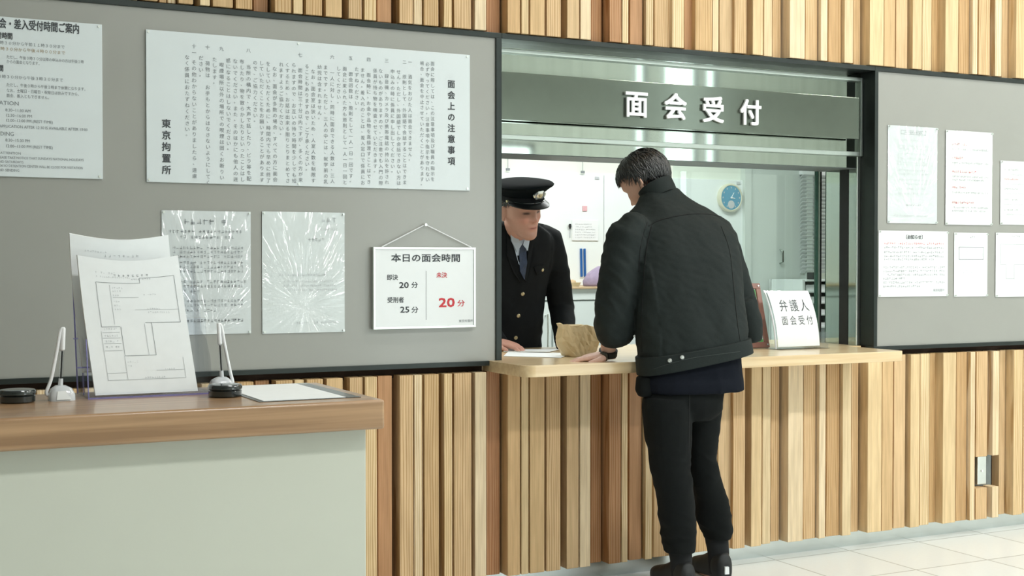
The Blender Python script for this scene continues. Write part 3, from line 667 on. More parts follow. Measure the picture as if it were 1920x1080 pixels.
# pens tethered to clear stands
def pen_stand(sgn):
    t = thing('tethered_pen', 'white pen in clear stand with white tether cord, left of the paper holder', 'pen', (0,0,0), 'tethered pens on the writing desk')
    bm = NB(); loft(bm, [((0,0,0),(1,0,0),(0,1,0),.026,.022,4),((0,0,.012),(1,0,0),(0,1,0),.0255,.0215,4),((0,0,.024),(1,0,0),(0,1,0),.020,.016,4),((-.002*sgn,0,.030),(1,0,0),(0,1,0),.010,.010,3)]); obj('stand', bm, 'cloud', t, smooth='auto')
    bm = NB(); prism(bm, [(-.012,-.0225,.003),(.016,-.0225,.003),(.006,-.0195,.020),(-.010,-.0195,.020)], (0,-.0012,0)); obj('stand_label', bm, 'white', t)
    d = Vector((.055*sgn, 0, 1)).normalized(); b0 = Vector((-.002*sgn,0,.026))
    bm = NB(); tube(bm, [b0, b0+d*.018], [.0052,.0045], 12); obj('socket', bm, 'cloud', t, smooth='auto')
    bm = NB(); capsule(bm, [b0+d*.016, b0+d*.030, b0+d*.080], [.0025,.0042,.0042], 12); obj('barrel', bm, 'clear', t, smooth='auto')
    bm = NB(); tube(bm, [b0+d*.018, b0+d*.078], .0016, 8); obj('refill', bm, 'rubber', t, smooth='auto')
    bm = NB(); capsule(bm, [b0+d*.078, b0+d*.118], [.0050,.0044], 12); obj('cap', bm, 'cord', t, smooth='auto')
    top = b0+d*.119; bm = NB()
    pts = spline([top, top+Vector((-.006*sgn,0,-.006)), top+Vector((-.013*sgn,0,-.045)), top+Vector((-.024*sgn,0,-.10)), Vector((-.029*sgn if sgn > 0 else .026,0,.016)), Vector((-.020*sgn,0,.010))], 7)
    tube(bm, pts, .0036, 10); obj('tether', bm, 'cord', t, smooth='auto')
    return t
pL = pen_stand(1); p = WZ(118, 752, DZ); pL.location = (p.x, p.y+.02, DZ)
pR = pen_stand(-1); pR['label'] = 'white pen in clear stand with white tether cord, right of the paper holder'
p = WZ(421, 735, DZ); pR.location = (p.x, p.y+.03, DZ)
# acrylic paper holder with two stacks of forms
hp = WZ(280, 744, DZ); hy = hp.y+.012
xl, xr = W(178, 742, hy).x, W(386, 738, hy).x
t = thing('paper_holder', 'clear acrylic holder of stepped pockets standing on the writing desk', 'paper holder', ((xl+xr)/2, hy, DZ))
TILT = math.radians(14)
def lean(y0, up): return (math.sin(TILT)*up + y0, math.cos(TILT)*up)       # y, dz along a leaning back
def slab(bm, x0, x1, y0, u0, u1, th, z0=DZ):
    ya, za = lean(y0, u0); yb, zb = lean(y0, u1)
    prism(bm, [(x0, ya, z0+za), (x1, ya, z0+za), (x1, yb, z0+zb), (x0, yb, z0+zb)], (0, th*math.cos(TILT), -th*math.sin(TILT)))
bm = NB(); slab(bm, xl-.012, xr+.012, hy+.012, .004, .165, .003); obj('back_plate', bm, 'clear', t)
bm = NB(); slab(bm, xl-.012, xr+.012, hy+.052, .004, .235, .003); obj('back_plate', bm, 'clear', t)
bm = NB(); slab(bm, xl-.02, xr+.012, hy+.092, .004, .30, .003); obj('back_plate', bm, 'clear', t)
for xs in (xl-.016, xr+.009):
    bm = NB(); prism(bm, [(xs, hy-.012, DZ), (xs, hy+.13, DZ), (xs, hy+.175, DZ+.28), (xs, hy+.150, DZ+.28), (xs, hy+.09, DZ+.13), (xs, hy+.045, DZ+.115), (xs, hy+.008, DZ+.075)], (.003,0,0)); obj('side_plate', bm, 'clear', t)
bm = NB(); box(bm, xl-.014, xr+.012, hy-.012, hy+.13, DZ, DZ+.003); obj('base_plate', bm, 'clear', t)
bm = NB(); box(bm, xl-.014, xr+.012, hy-.0135, hy-.0115, DZ, DZ+.012); obj('front_lip', bm, 'clear', t)
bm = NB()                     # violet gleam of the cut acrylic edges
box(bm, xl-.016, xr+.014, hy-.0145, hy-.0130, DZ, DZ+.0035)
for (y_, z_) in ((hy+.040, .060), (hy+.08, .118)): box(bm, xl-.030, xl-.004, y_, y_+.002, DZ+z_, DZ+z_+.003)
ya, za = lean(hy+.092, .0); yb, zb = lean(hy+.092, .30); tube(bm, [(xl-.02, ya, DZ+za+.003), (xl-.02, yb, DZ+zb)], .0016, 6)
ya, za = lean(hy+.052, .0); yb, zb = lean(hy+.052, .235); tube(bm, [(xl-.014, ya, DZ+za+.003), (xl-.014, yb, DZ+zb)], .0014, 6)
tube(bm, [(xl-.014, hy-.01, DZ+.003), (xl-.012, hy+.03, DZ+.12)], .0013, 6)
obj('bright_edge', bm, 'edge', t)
def forms(name, label, y0, u0, x0, x1, n_th, curl, shift, content):
    tt = thing(name, label, 'paper stack', ((x0+x1)/2, y0, DZ), 'stacks of forms in the paper holder')
    H = .297; nx, nz = 10, 14
    def P(x, up, off=0):
        k = up/H; c = -curl*(max(0, k-.35)/.65)**2*(.4+.6*(1-abs((x-x0)/(x1-x0)-.0)))*1.0
        sag = -.012*math.sin(PI*(x-x0)/(x1-x0))*max(0, k-.6)/.4
        ya, za = lean(y0, u0+up); return Vector((x+shift*k, ya+c-off*math.cos(TILT), DZ+za+sag+off*math.sin(TILT)))
    bm = NB(); g = [[bm.verts.new(P(x0+(x1-x0)*i/nx, H*j/nz)) for i in range(nx+1)] for j in range(nz+1)]
    for j in range(nz):
        for i in range(nx): bm.faces.new((g[j][i], g[j][i+1], g[j+1][i+1], g[j+1][i]))
    o = obj('sheets', bm, 'paper', tt, smooth=True); s = o.modifiers.new('thickness', 'SOLIDIFY'); s.thickness = n_th; s.offset = -1 if o.data.polygons[0].normal.y < 0 else 1; o.modifiers.new('split', 'EDGE_SPLIT').split_angle = .7
    bm = NB(); T = lambda x, z: P(x0+x, z, .0009+n_th*0)
    content(bm, T, x1-x0, H); o = obj('print', bm, ['inkg','inkl'], tt)
    return tt
def dense(bm, T, x0, x1, z0, z1, w, mi):
    n = 8
    if x1-x0 > z1-z0:
        for k in range(n): quad(bm, T, x0+(x1-x0)*k/n, x0+(x1-x0)*(k+1)/n, z0, z0+w, mi)
    else:
        for k in range(n): quad(bm, T, x0, x0+w, z0+(z1-z0)*k/n, z0+(z1-z0)*(k+1)/n, mi)
def form(bm, T, w, h):
    rnd = random.Random(4)
    blur_line(bm, T, .16*w, .34*w, .885*h, .005, 1, rnd)
    x = .33*w
    for k in range(8): blur_line(bm, T, x, x+.006, .868*h, .006, 0, rnd); x += .046*w
    blur_line(bm, T, .16*w, .5*w, .855*h, .004, 1, rnd)
    X = lambda u: u*w; Z = lambda v: v*h; L = .0008
    for a, b_, c, mi in ((.15,.58,.815,0),(.58,.93,.855,0),(.15,.33,.48,0),(.58,.93,.505,0),(.34,.64,.27,0),(.14,.9,.1,1),(.14,.33,.15,1),(.3,.55,.70,1),(.5,.93,.60,1),(.15,.32,.44,1),(.15,.32,.40,1),(.15,.32,.36,1),(.15,.32,.31,1),(.62,.9,.16,1)): dense(bm, T, X(a), X(b_), Z(c), Z(c)+L, L, mi)
    for a, c, d, mi in ((.15,.48,.815,0),(.58,.815,.855,0),(.93,.505,.855,0),(.335,.27,.48,0),(.64,.27,.505,0),(.28,.5,.8,1),(.14,.1,.45,1),(.57,.27,.5,1),(.33,.1,.27,1),(.9,.1,.25,1)): dense(bm, T, X(a), X(a)+L, Z(c), Z(d), L, mi)
    for a, b_, v in ((.3,.4,.77),(.3,.38,.745),(.3,.37,.71),(.3,.36,.66),(.3,.36,.63),(.3,.37,.60),(.62,.75,.60),(.62,.85,.575),(.6,.72,.715),(.35,.45,.22),(.35,.4,.19),(.7,.8,.16),(.5,.7,.105),(.17,.3,.46),(.17,.3,.41),(.17,.3,.37),(.17,.3,.33),(.5,.7,.84)): blur_line(bm, T, X(a), X(b_), Z(v), .0045, 1, rnd)
def form2(bm, T, w, h):
    rnd = random.Random(9); blur_line(bm, T, .14*w, .36*w, .885*h, .005, 1, rnd); x = .33*w
    for k in range(8): blur_line(bm, T, x, x+.006, .855*h, .006, 0, rnd); x += .046*w
w4 = .21
forms('form_stack', 'white printed forms curling in the rear pocket of the acrylic holder', hy+.045, .052, xl-.015, xl-.015+w4, .006, .055, -.022, form2)
forms('form_stack', 'white forms with a printed grid in the front pocket of the acrylic holder', hy+.004, .006, xl+.002, xl+.002+w4, .008, .030, -.028, form)

# ================================================================== ON THE COUNTER
a = W(1434, 655, -.06)
# curved acrylic sign
t = thing('counter_sign', 'curved acrylic holder with white sheet for lawyers, on the counter right end', 'sign', (W(1495,655,.02).x, .02, ZC))
sx0, sx1 = W(1459, 655, -.0).x, W(1537, 655, .0).x
H = .262; nz = 18
def SP(v, off=0.0):         # profile: upright at the foot, leaning back as it rises
    th = math.radians(4+26*v); y = .0+.072*v*v+.01*v; z = H*(v-.06*v*v); n = Vector((0, -math.cos(th), math.sin(th)))
    return Vector((0, y, ZC+.004+z))+n*off
shx = lambda v: 0.0
def curved(x0, x1, v0, v1, off, th):
    bm = NB(); prev = None
    rows = []
    for k in range(nz+1):
        v = v0+(v1-v0)*k/nz; p = SP(v, off); q = SP(v, off-th)
        rows.append([bm.verts.new((x, c.y, c.z)) for x, c in ((x0,p),(x1,p),(x1,q),(x0,q))])
    for a, b_ in zip(rows, rows[1:]):
        for i in range(4): bm.faces.new((a[i], a[(i+1)%4], b_[(i+1)%4], b_[i]))
    bm.faces.new(rows[0][::-1]); bm.faces.new(rows[-1]); return bm
obj('back_sheet', curved(sx0-.01, sx1+.004, 0, 1.0, -.003, .003), 'clear', t, smooth='auto')
obj('paper', curved(sx0, sx1, .03, .985, 0, .001), 'paper', t, smooth='auto')
obj('foot', BX(sx0-.01, sx1+.03, -.03, .075, ZC, ZC+.004), 'clear', t)
obj('side_tab', BX(sx1+.026, sx1+.03, -.02, .06, ZC+.004, ZC+.07), 'clear', t)
obj('side_rim', curved(sx0-.014, sx0-.008, 0, 1.0, .001, .005), 'cloud', t, smooth='auto')
bm = NB(); Lw = sx1-sx0
for s, v0, ch in (('弁護人', .635, .058), ('面会受付', .40, .043)):
    n = len(s)
    for i, c_ in enumerate(s):
        me = text_mesh(c_, ch*1.02, 'CENTER', res=3); xc = sx0+Lw*(.5+(i-(n-1)/2)*(.25 if n == 3 else .20))+.006
        for v in me.vertices:
            p = SP(v0+(v.co.y)/H, .0007); v.co = Vector((xc+v.co.x*.8, p.y, p.z))
        bm.from_mesh(me); bpy.data.meshes.remove(me)
obj('lettering', bm, 'ink', t)
# red-brown framed notice leaning back
fx0, fx1 = W(1350, 655, .10).x, W(1446, 655, .10).x
t = thing('framed_notice', 'red-brown framed notice with green heading standing beside the curved sign', 'frame', ((fx0+fx1)/2, .1, ZC))
TL = math.radians(15); FH = .285
def FP(x, u, off=0): return (x, .115+math.sin(TL)*u-off*math.cos(TL), ZC+.002+math.cos(TL)*u+off*math.sin(TL))
def fslab(bm, x0, x1, u0, u1, o0, o1): prism(bm, [FP(x0,u0,o1),FP(x1,u0,o1),FP(x1,u1,o1),FP(x0,u1,o1)], Vector(FP(0,0,o0))-Vector(FP(0,0,o1)))
bm = NB(); B = .024; fslab(bm, fx0, fx1, 0, B, -.008, .008); fslab(bm, fx0, fx1, FH-B, FH, -.008, .008); fslab(bm, fx0, fx0+B, B, FH-B, -.008, .008); fslab(bm, fx1-B, fx1, B, FH-B, -.008, .008); obj('frame', bm, 'redwood', t, bevel=.002)
bm = NB(); fslab(bm, fx0+B, fx1-B, B, FH-B, -.006, .0); obj('notice_paper', bm, 'paper', t)
bm = NB(); fslab(bm, fx0+B+.004, fx1-B-.002, FH-B-.045, FH-B-.004, .0003, .0012); obj('green_heading', bm, 'green', t)
bm = NB(); fslab(bm, fx0+B+.004, fx1-B-.002, B+.002, B+.013, .0003, .0012); obj('green_footer', bm, 'green', t)
bm = NB(); rnd = random.Random(2)
for k in range(9): blur_line(bm, lambda x, z: FP(x, z, .0008), fx0+B+.02, fx1-B-.01, .05+.014*k, .006, 0, rnd)
obj('print', bm, 'inkl', t)
bm = NB()
for xx in (fx0+B/2, fx1-B/2):
    for u in (B/2, FH-B/2): c = Vector(FP(xx,u,.008)); d = Vector(FP(xx,u,.011)); tube(bm, [c, d], .004, 10)
obj('corner_screw', bm, 'button', t, smooth='auto')
bm = NB(); prism(bm, [((fx0+fx1)/2-.03, .16, ZC+.12), ((fx0+fx1)/2+.03, .16, ZC+.12), ((fx0+fx1)/2+.03, .235, ZC), ((fx0+fx1)/2-.03, .235, ZC)], (0,.004,0)); obj('easel_leg', bm, 'redwood', t)
# kraft paper bag lying on the counter
bm = NB(); t = thing('paper_bag', 'crumpled brown kraft paper bag standing on the counter between the two men', 'bag', (W(1090, 668, .02).x, .06, ZC))
c = WZ(1090, 668, ZC)
u = Vector((math.cos(.1), math.sin(.1), 0)); v = Vector((-u.y, u.x, 0))
cxs = W(1092, 650, .03).x; rnd = random.Random(12); u = Vector((.94,.0,0)); 
# a soft rectangular bag with faceted creases, its mouth folded over to the right
nu, nv_ = 14, 6; g = {}
def bagp(side, i, j):
    s = i/nu*2-1; h = j/nv_
    w = .058+.040*min(1, h*2.2)-.012*max(0, h-.55); th = (.045*(1-h)**.8+.012)*(1-.35*abs(s)**3)
    z = .118*h+(.010*s if h > .8 else 0)*-1+.004*math.sin(s*5)*h
    q = Vector((cxs+s*w+.006*(h-.5), .06+side*th+.015*h, ZC+.0006+z))
    k = min(1, h*4)
    return q+Vector((rnd.uniform(-.004,.004), rnd.uniform(-.007,.007)*(1-.3*h), rnd.uniform(-.005,.005)))*k
for side in (-1, 1):
    for i in range(nu+1):
        for j in range(nv_+1):
            if i in (0, nu) and side == 1: g[side,i,j] = g[-1,i,j]
            else: g[side,i,j] = bm.verts.new(bagp(side if i not in (0, nu) else 0, i, j))
for side in (-1, 1):
    for i in range(nu):
        for j in range(nv_):
            q = [g[side,i,j], g[side,i+1,j], g[side,i+1,j+1], g[side,i,j+1]]
            if (i+j) % 2: bm.faces.new((q[0],q[1],q[2])); bm.faces.new((q[0],q[2],q[3]))
            else: bm.faces.new((q[0],q[1],q[3])); bm.faces.new((q[1],q[2],q[3]))
bm.faces.new([g[-1,i,0] for i in range(nu+1)]+[g[1,i,0] for i in range(nu-1,0,-1)])
bm.faces.new([g[-1,i,nv_] for i in range(nu+1)]+[g[1,i,nv_] for i in range(nu-1,0,-1)])
obj('bag_body', bm, 'kraft', t, bevel=.0015, seg=1)
# papers on the counter
def loose(label, pts, mat, z, i):
    bm = NB(); vs = [WZ(px, py, ZC+z) for px, py in pts]; prism(bm, [(p.x, p.y, ZC+z) for p in vs], (0,0,.0012)); o = obj('paper_sheet', bm, mat); return tag(o, label, 'paper', 'papers on the counter')
loose('white paper sheet at the left end of the counter, nearest the public side', ((944,668),(1052,671),(1072,662.5),(952,660.5)), 'paper', .0008, 0)
loose('white paper sheet under the uniformed man\'s hand on the counter', ((944,659.5),(1030,660),(1050,655),(950,655)), 'paper', .0024, 1)

# ================================================================== OFFICE BEHIND THE WINDOW
BY = 2.45
def BW(px, py, y=BY): return W(px, py, y)
# cabinets with a wooden top
zc = BW(1060, 541).z; zt = BW(1060, 536).z; cb_y = 2.05
zc2 = W(1060, 546, cb_y).z; ztop = W(1060, 538, cb_y).z
t = thing('storage_cabinet', 'white storage cabinet with pale wooden top along the office back wall', 'cabinet', (2.9, 2.2, 0))
xA, xB = 1.6, W(1240, 545, cb_y).x
obj('cabinet_top', BX(xA-.02, xB, cb_y-.02, BY-.002, zc2+.012, ztop), 'shelfw', t, bevel=.003)
obj('cabinet_body', BX(xA, xB-.02, cb_y+.02, BY-.002, 0, zc2+.012), 'cabinet', t)
obj('front_rail', BX(xA-.01, xB-.01, cb_y-.005, cb_y+.02, zc2-.05, zc2+.012), 'cabinet', t, bevel=.002)
dxs = [xA+.02, W(1036, 600, cb_y).x, W(1122, 600, cb_y).x, xB-.03]
for i in range(3):
    d = obj('door', BX(dxs[i]+.006, dxs[i+1]-.006, cb_y, cb_y+.02, .06, zc2-.056), 'cabinet', t, bevel=.003)
    hx = dxs[i+1]-.045 if i != 1 else dxs[i]+.05
    bm = NB(); z0, z1 = W(1025, 655, cb_y).z, W(1025, 588, cb_y).z
    tube(bm, [(hx, cb_y, z1-.01), (hx, cb_y-.025, z1-.004), (hx, cb_y-.028, (z0+z1)/2), (hx, cb_y-.025, z0+.004), (hx, cb_y, z0+.01)], .005, 8); obj('handle', bm, 'steel2', d, smooth='auto')
# white partition boards on the back wall
bm = NB(); zt0 = BW(1000, 324).z
x0 = 1.7; tt = []
edges = [1.7, BW(1129,400).x, BW(1235,400).x, BW(1392,400).x]
labels = ['white partition board behind the uniformed man', 'white partition board in the middle of the office back wall', 'white partition board carrying the blue clock']
for i in range(3):
    t = thing('partition_board', labels[i], 'board', ((edges[i]+edges[i+1])/2, BY-.02, ztop), 'white boards on the office back wall')
    zz1 = zt0 if i < 2 else BW(1370, 338).z
    obj('board_face', BX(edges[i]+.002, edges[i+1]-.002, BY-.022, BY-.002, ztop+.001 if i < 2 else .35, zz1), 'pboard', t, bevel=.002)
    bm = NB(); cxl = edges[i+1]-.05; box(bm, cxl-.014, cxl+.014, BY-.027, BY-.022, zz1-.028, zz1-.012); obj('corner_tab', bm, 'inkl', t, bevel=.001)
for px in (948, 1088):
    x = BW(px, 300).x; t = thing('hanging_clip', 'thin hanging rod with clip above the %s' % ('uniformed cap' if px < 1000 else 'pink square'), 'clip', (x, BY-.03, zt0), 'hanging clips in the office')
    bm = NB(); tube(bm, [(x, BY-.03, 2.05), (x, BY-.03, zt0+.02)], .002, 6); obj('rod', bm, 'inkg', t)
    obj('clip_body', BX(x-.012, x+.012, BY-.036, BY-.024, zt0+.004, zt0+.02), 'inkg', t, bevel=.002)
# small things on the boards
y = BY-.022
a, b_ = BW(1072, 451, y), BW(1121, 413, y)
t = thing('wall_memo', 'white memo sheet with lines of print on the office wall', 'memo', ((a.x+b_.x)/2, y, a.z))
obj('sheet', BX(a.x, b_.x, y-.006, y, a.z, b_.z), 'white', t, bevel=.001)
bm = NB(); rnd = random.Random(1)
for k in range(6): blur_line(bm, wallT(y-.0068), a.x+.02, b_.x-.02-(.0 if k < 4 else .03), a.z+.015+.016*k, .008, 0, rnd)
obj('print', bm, 'inkg', t)
a = BW(1096, 391, y); t = obj('pink_note', BX(a.x-.016, a.x+.016, y-.006, y, a.z-.016, a.z+.016), 'pink', bevel=.002); tag(t, 'small pink square magnet note on the office wall', 'note')
for i, px in enumerate((1088.5, 1095)):
    a, b_ = BW(px+1, 519, y), BW(px, 466, y); bm = NB(); prism(bm, [(a.x-.006, y, a.z), (a.x+.006, y, a.z), (b_.x+.006, y, b_.z), (b_.x-.006, y, b_.z)], (0,-.012,0))
    t = obj('blue_strip', bm, 'blue', bevel=.002); tag(t, '%s of two thin blue sticks standing side by side on the office wall' % ('left' if i == 0 else 'right'), 'stick', 'blue sticks on the office wall')
a, b_ = BW(1067, 421, y), BW(1067, 446, y); t = thing('hanging_brush', 'small black-headed brush hanging beside the wall memo', 'brush', (a.x, y, b_.z))
bm = NB(); loft(bm, [((a.x, y-.012, a.z+.004),(1,0,0),(0,1,0),.006,.006),((a.x,y-.012,a.z-.01),(1,0,0),(0,1,0),.009,.008),((a.x,y-.012,a.z-.028),(1,0,0),(0,1,0),.003,.003)], 12); obj('head', bm, 'rubber', t, smooth='auto')
bm = NB(); tube(bm, [(a.x, y-.012, a.z-.027), (a.x, y-.012, b_.z)], .0022, 8); obj('handle', bm, 'inkg', t)
# clock
c = BW(1366, 371, y); t = thing('wall_clock', 'round wall clock with blue dial and ivory rim on the office board', 'clock', (c.x, y, c.z-.09))
def ydisc(bm, c, prof, n=40):
    loft(bm, [((c.x, yy, c.z), (1,0,0), (0,0,1), r, r) for r, yy in prof], n)
bm = NB(); ydisc(bm, c, [(.090, y), (.092, y-.02), (.089, y-.030), (.080, y-.033), (.077, y-.027)]); obj('rim', bm, 'rim', t, smooth='auto')
bm = NB(); ydisc(bm, c, [(.0765, y-.026), (.0765, y-.0285)]); obj('dial', bm, 'dial', t, smooth='auto')
bm = NB()
for k in range(12):
    a = 2*PI*k/12; p = Vector((c.x+math.sin(a)*.064, y-.0292, c.z+math.cos(a)*.064)); box(bm, p.x-.003, p.x+.003, p.y-.001, p.y, p.z-.005, p.z+.005)
obj('hour_mark', bm, 'inkl', t)
bm = NB(); tube(bm, [(c.x, y-.031, c.z), (c.x+.02, y-.031, c.z+.032)], .0022, 6); tube(bm, [(c.x, y-.032, c.z), (c.x+.028, y-.032, c.z-.004)], .002, 6); tube(bm, [(c.x, y-.030, c.z), (c.x, y-.036, c.z)], .006, 12); obj('hands', bm, 'white', t)
bm = NB(); ydisc(bm, Vector((c.x, 0, c.z-.044)), [(.026, y-.0285), (.026, y-.0295), (.023, y-.0295)]); obj('small_dial', bm, 'inkl', t, smooth='auto')
# grey door at right of the office
x0, x1 = BW(1400, 400).x, BW(1504, 400).x
dr = struct('door_1', BX(x0, x1, BY-.03, BY-.001, 0, 1.98), 'door', bevel=.003)
bm = NB(); box(bm, x0-.05, x0, BY-.05, BY-.001, 0, 2.03); box(bm, x1, x1+.05, BY-.05, BY-.001, 0, 2.03); box(bm, x0, x1, BY-.05, BY-.001, 1.98, 2.03); obj('door_frame', bm, 'door', dr)
a, b_ = BW(1457, 494), BW(1457, 468); bm = NB(); tube(bm, [(a.x, BY-.03, b_.z), (a.x, BY-.06, b_.z-.01), (a.x, BY-.06, a.z+.01), (a.x, BY-.03, a.z)], .006, 8); obj('door_handle', bm, 'steel', dr, smooth='auto')
# shelf rack with trays at far right of the office
x0, x1 = W(1497, 540, 2.1).x, W(1570, 540, 2.1).x
t = thing('tray_rack', 'white rack of paper trays at the right end of the office', 'rack', ((x0+x1)/2, 2.2, 0))
zs = [W(1510, p, 2.1).z for p in (611, 588, 566, 545, 524)]
bm = NB(); box(bm, x0, x0+.02, 2.06, 2.38, 0, zs[-1]); box(bm, x1-.02, x1, 2.06, 2.38, 0, zs[-1]); box(bm, x0, x1, 2.37, 2.39, 0, zs[-1]); obj('rack_frame', bm, 'cabinet', t, bevel=.002)
for z in zs: obj('tray', BX(x0+.021, x1-.021, 2.05, 2.369, z-.012, z), 'cabinet', t, bevel=.002)
for i, z in enumerate(zs[:-1]):
    o = obj('paper_stack', BX(x0+.04, x1-.05, 2.07, 2.34, z+.0005, z+.02+.006*i), 'paper'); tag(o, ['paper pile on the lowest visible tray of the office rack','paper pile on the second tray of the office rack, one above the lowest','paper pile on the third tray of the office rack','paper pile on the tray just below the top of the office rack'][i], 'paper pile', 'paper piles in the office rack')
o = obj('stapler_box', BX(x0+.09, x0+.15, 2.07, 2.13, zs[-1]+.0005, zs[-1]+.045), 'rubber', bevel=.004); tag(o, 'small black box on top of the office paper rack', 'box')
x0, x1 = W(1503, 400, 2.40).x, W(1566, 400, 2.40).x; z0, z1 = W(1510, 512, 2.40).z, W(1510, 322, 2.40).z
t = thing('window_blind', 'pale slatted blind above the paper rack at the right end of the office', 'blind', ((x0+x1)/2, 2.4, z0))
bm = NB(); k = z0
while k < z1-.02: prism(bm, [(x0, 2.415, k), (x1, 2.415, k), (x1, 2.39, k+.022), (x0, 2.39, k+.022)], (0,.002,.001)); k += .025
obj('slats', bm, 'white', t); obj('head_rail', BX(x0-.005, x1+.005, 2.385, 2.425, z1-.02, z1+.01), 'white', t, bevel=.002)
# purple pouch and bowl of odds and ends on the cabinet
c = W(1123, 534, 2.12); bm = NB()
loft(bm, [(Vector((c.x+dx, 2.14, ztop+.001+z)), (1,0,0), (0,1,0), rx, ry, 3) for z, rx, ry, dx in ((0,.085,.05,0),(.03,.088,.052,.002),(.07,.07,.045,.012),(.10,.045,.03,.024),(.115,.02,.015,.03))], 28)
bmesh.ops.subdivide_edges(bm, edges=bm.edges[:], cuts=1, use_grid_fill=True)
me = bpy.data.meshes.new('pouch'); bm.to_mesh(me); bm.free(); displace(me, lambda p: .006*noise.noise(p*22))
for v_ in me.vertices: v_.co.z = max(v_.co.z, ztop+.0005)
o = obj('cloth_pouch', None, 'mauve', mesh=me, smooth=True); tag(o, 'mauve cloth pouch on the office cabinet', 'pouch')
c = W(1071, 533, 2.14); t = thing('desk_tray', 'small shallow tray on the office cabinet beside the uniformed man', 'tray', (c.x, 2.14, ztop))
bm = NB(); lathe(bm, [(.045,.0005),(.055,.02),(.058,.024),(.054,.024),(.044,.006)], (c.x, 2.14, ztop), 24); obj('dish', bm, 'rim', t, smooth='auto')
bm = NB(); lathe(bm, [(.02,.006),(.026,.018),(.02,.034),(.006,.04)], (c.x+.006, 2.14, ztop), 16); obj('contents', bm, 'shelfw', t, smooth='auto')
# ================================================================== PEOPLE
HEAD = [(-.006,.014,.068,.040),(.000,.026,.079,.020),(.010,.038,.085,.000),(.025,.043,.087,-.025),(.045,.052,.086,-.050),(.065,.060,.087,-.065),(.085,.068,.087,-.078),(.105,.071,.086,-.088),
 (.125,.073,.088,-.095),(.145,.0755,.091,-.098),(.165,.0765,.088,-.098),(.185,.073,.078,-.092),(.203,.062,.060,-.076),(.216,.044,.038,-.052),(.223,.022,.014,-.028),(.225,.004,-.004,-.012)]
def frame_of(h, p, roll=0):
    h, p, r = (math.radians(a) for a in (h, p, roll))
    R = Vector((math.cos(h), -math.sin(h), 0)); Fw = Vector((math.sin(h)*math.cos(p), math.cos(h)*math.cos(p), -math.sin(p))); U = R.cross(Fw)
    R2 = R*math.cos(r)+U*math.sin(r); U2 = U*math.cos(r)-R*math.sin(r)
    return R2, Fw, U2
def mat4(R, Fw, U, c): return Matrix(((R.x,Fw.x,U.x,c.x),(R.y,Fw.y,U.y,c.y),(R.z,Fw.z,U.z,c.z),(0,0,0,1)))
def g2(a, b): return math.exp(-a*a-b*b)
def face_off(x, z):
    ax = abs(x)
    N = ((.070,0),(.076,.010),(.081,.021),(.087,.024),(.096,.019),(.110,.012),(.125,.005),(.136,.001),(.15,0)); n = 0
    for (a, v), (b, w) in zip(N, N[1:]):
        if a <= z < b: n = v+(w-v)*(z-a)/(b-a)
    d = n*math.exp(-(x/.0100)**2)
    d += .006*g2((ax-.0125)/.006, (z-.082)/.006)
    d += -.014*g2((ax-.031)/.014, (z-.120)/.010)+.0065*g2((ax-.031)/.011, (z-.116)/.0065)
    d += .0045*g2((ax-.028)/.02, (z-.136)/.006)
    d += .005*g2((ax-.046)/.014, (z-.092)/.014)-.006*g2((ax-.048)/.014, (z-.058)/.018)-.002*g2((ax-.026-(.075-z)*.35)/.004, (z-.068)/.014)
    d += .0055*math.exp(-(x/.019)**2)*(math.exp(-((z-.0565)/.0042)**2)+math.exp(-((z-.0460)/.0045)**2))-.0035*math.exp(-(x/.022)**2)*math.exp(-((z-.0512)/.0018)**2)
    d += .005*g2(x/.02, (z-.014)/.012)-.003*g2(x/.02, (z-.034)/.006)
    return d
def add_head(bm, T, s=1.0):
    NZ, NA = 64, 72; prev = None; rows = []
    for j in range(NZ+1):
        z = -.006+.231*(1-math.cos(PI*j/NZ))/2
        for a, b in zip(HEAD, HEAD[1:]):
            if a[0] <= z <= b[0]+1e-9: k = (z-a[0])/(b[0]-a[0]); w, f, bk = (a[i]+(b[i]-a[i])*k for i in (1,2,3)); break
        cy, d = (f+bk)/2, (f-bk)/2; row = []
        for i in range(NA):
            an = 2*PI*i/NA; e = 2.25; sa, ca = math.sin(an), math.cos(an); kk = 1/((abs(sa)**e+abs(ca)**e)**(1/e))
            x = w*sa*kk; y = cy+d*ca*kk
            if ca > .1: y += face_off(x, z)*min(1, (ca-.1)*3)
            row.append(bm.verts.new(T @ (Vector((x, y, z-.11))*s)))
        rows.append(row)
    for a, b in zip(rows, rows[1:]):
        for i in range(NA): bm.faces.new((a[i], a[(i+1)%NA], b[(i+1)%NA], b[i]))
    bm.faces.new(rows[0][::-1]); bm.faces.new(rows[-1])
    for sx in (-1, 1):          # ears: a curled rim round a shallow bowl
        c = Vector((sx*.0745, -.012, -.008)); u = Vector((sx*.45, -.85, 0)).normalized(); v = Vector((0, .12, 1)).normalized(); n = u.cross(v)*sx
        pts = []
        for k in range(15):
            a = math.radians(-120+k*19); r = 1.0 if k > 2 else .8
            pts.append(T @ ((c+u*(math.cos(a)*.014*r+.010)+v*(math.sin(a)*.028*r))*s))
        tube(bm, pts, [.0042*s]*15, 8)
        ellipsoid(bm, T @ ((c+u*.008)*s), [T.to_3x3() @ (u*.014*s), T.to_3x3() @ (n*.0040*s), T.to_3x3() @ (v*.027*s)], 10)
        ellipsoid(bm, T @ ((c+u*.004-v*.026)*s), [T.to_3x3() @ (u*.008*s), T.to_3x3() @ (n*.0048*s), T.to_3x3() @ (v*.010*s)], 8)
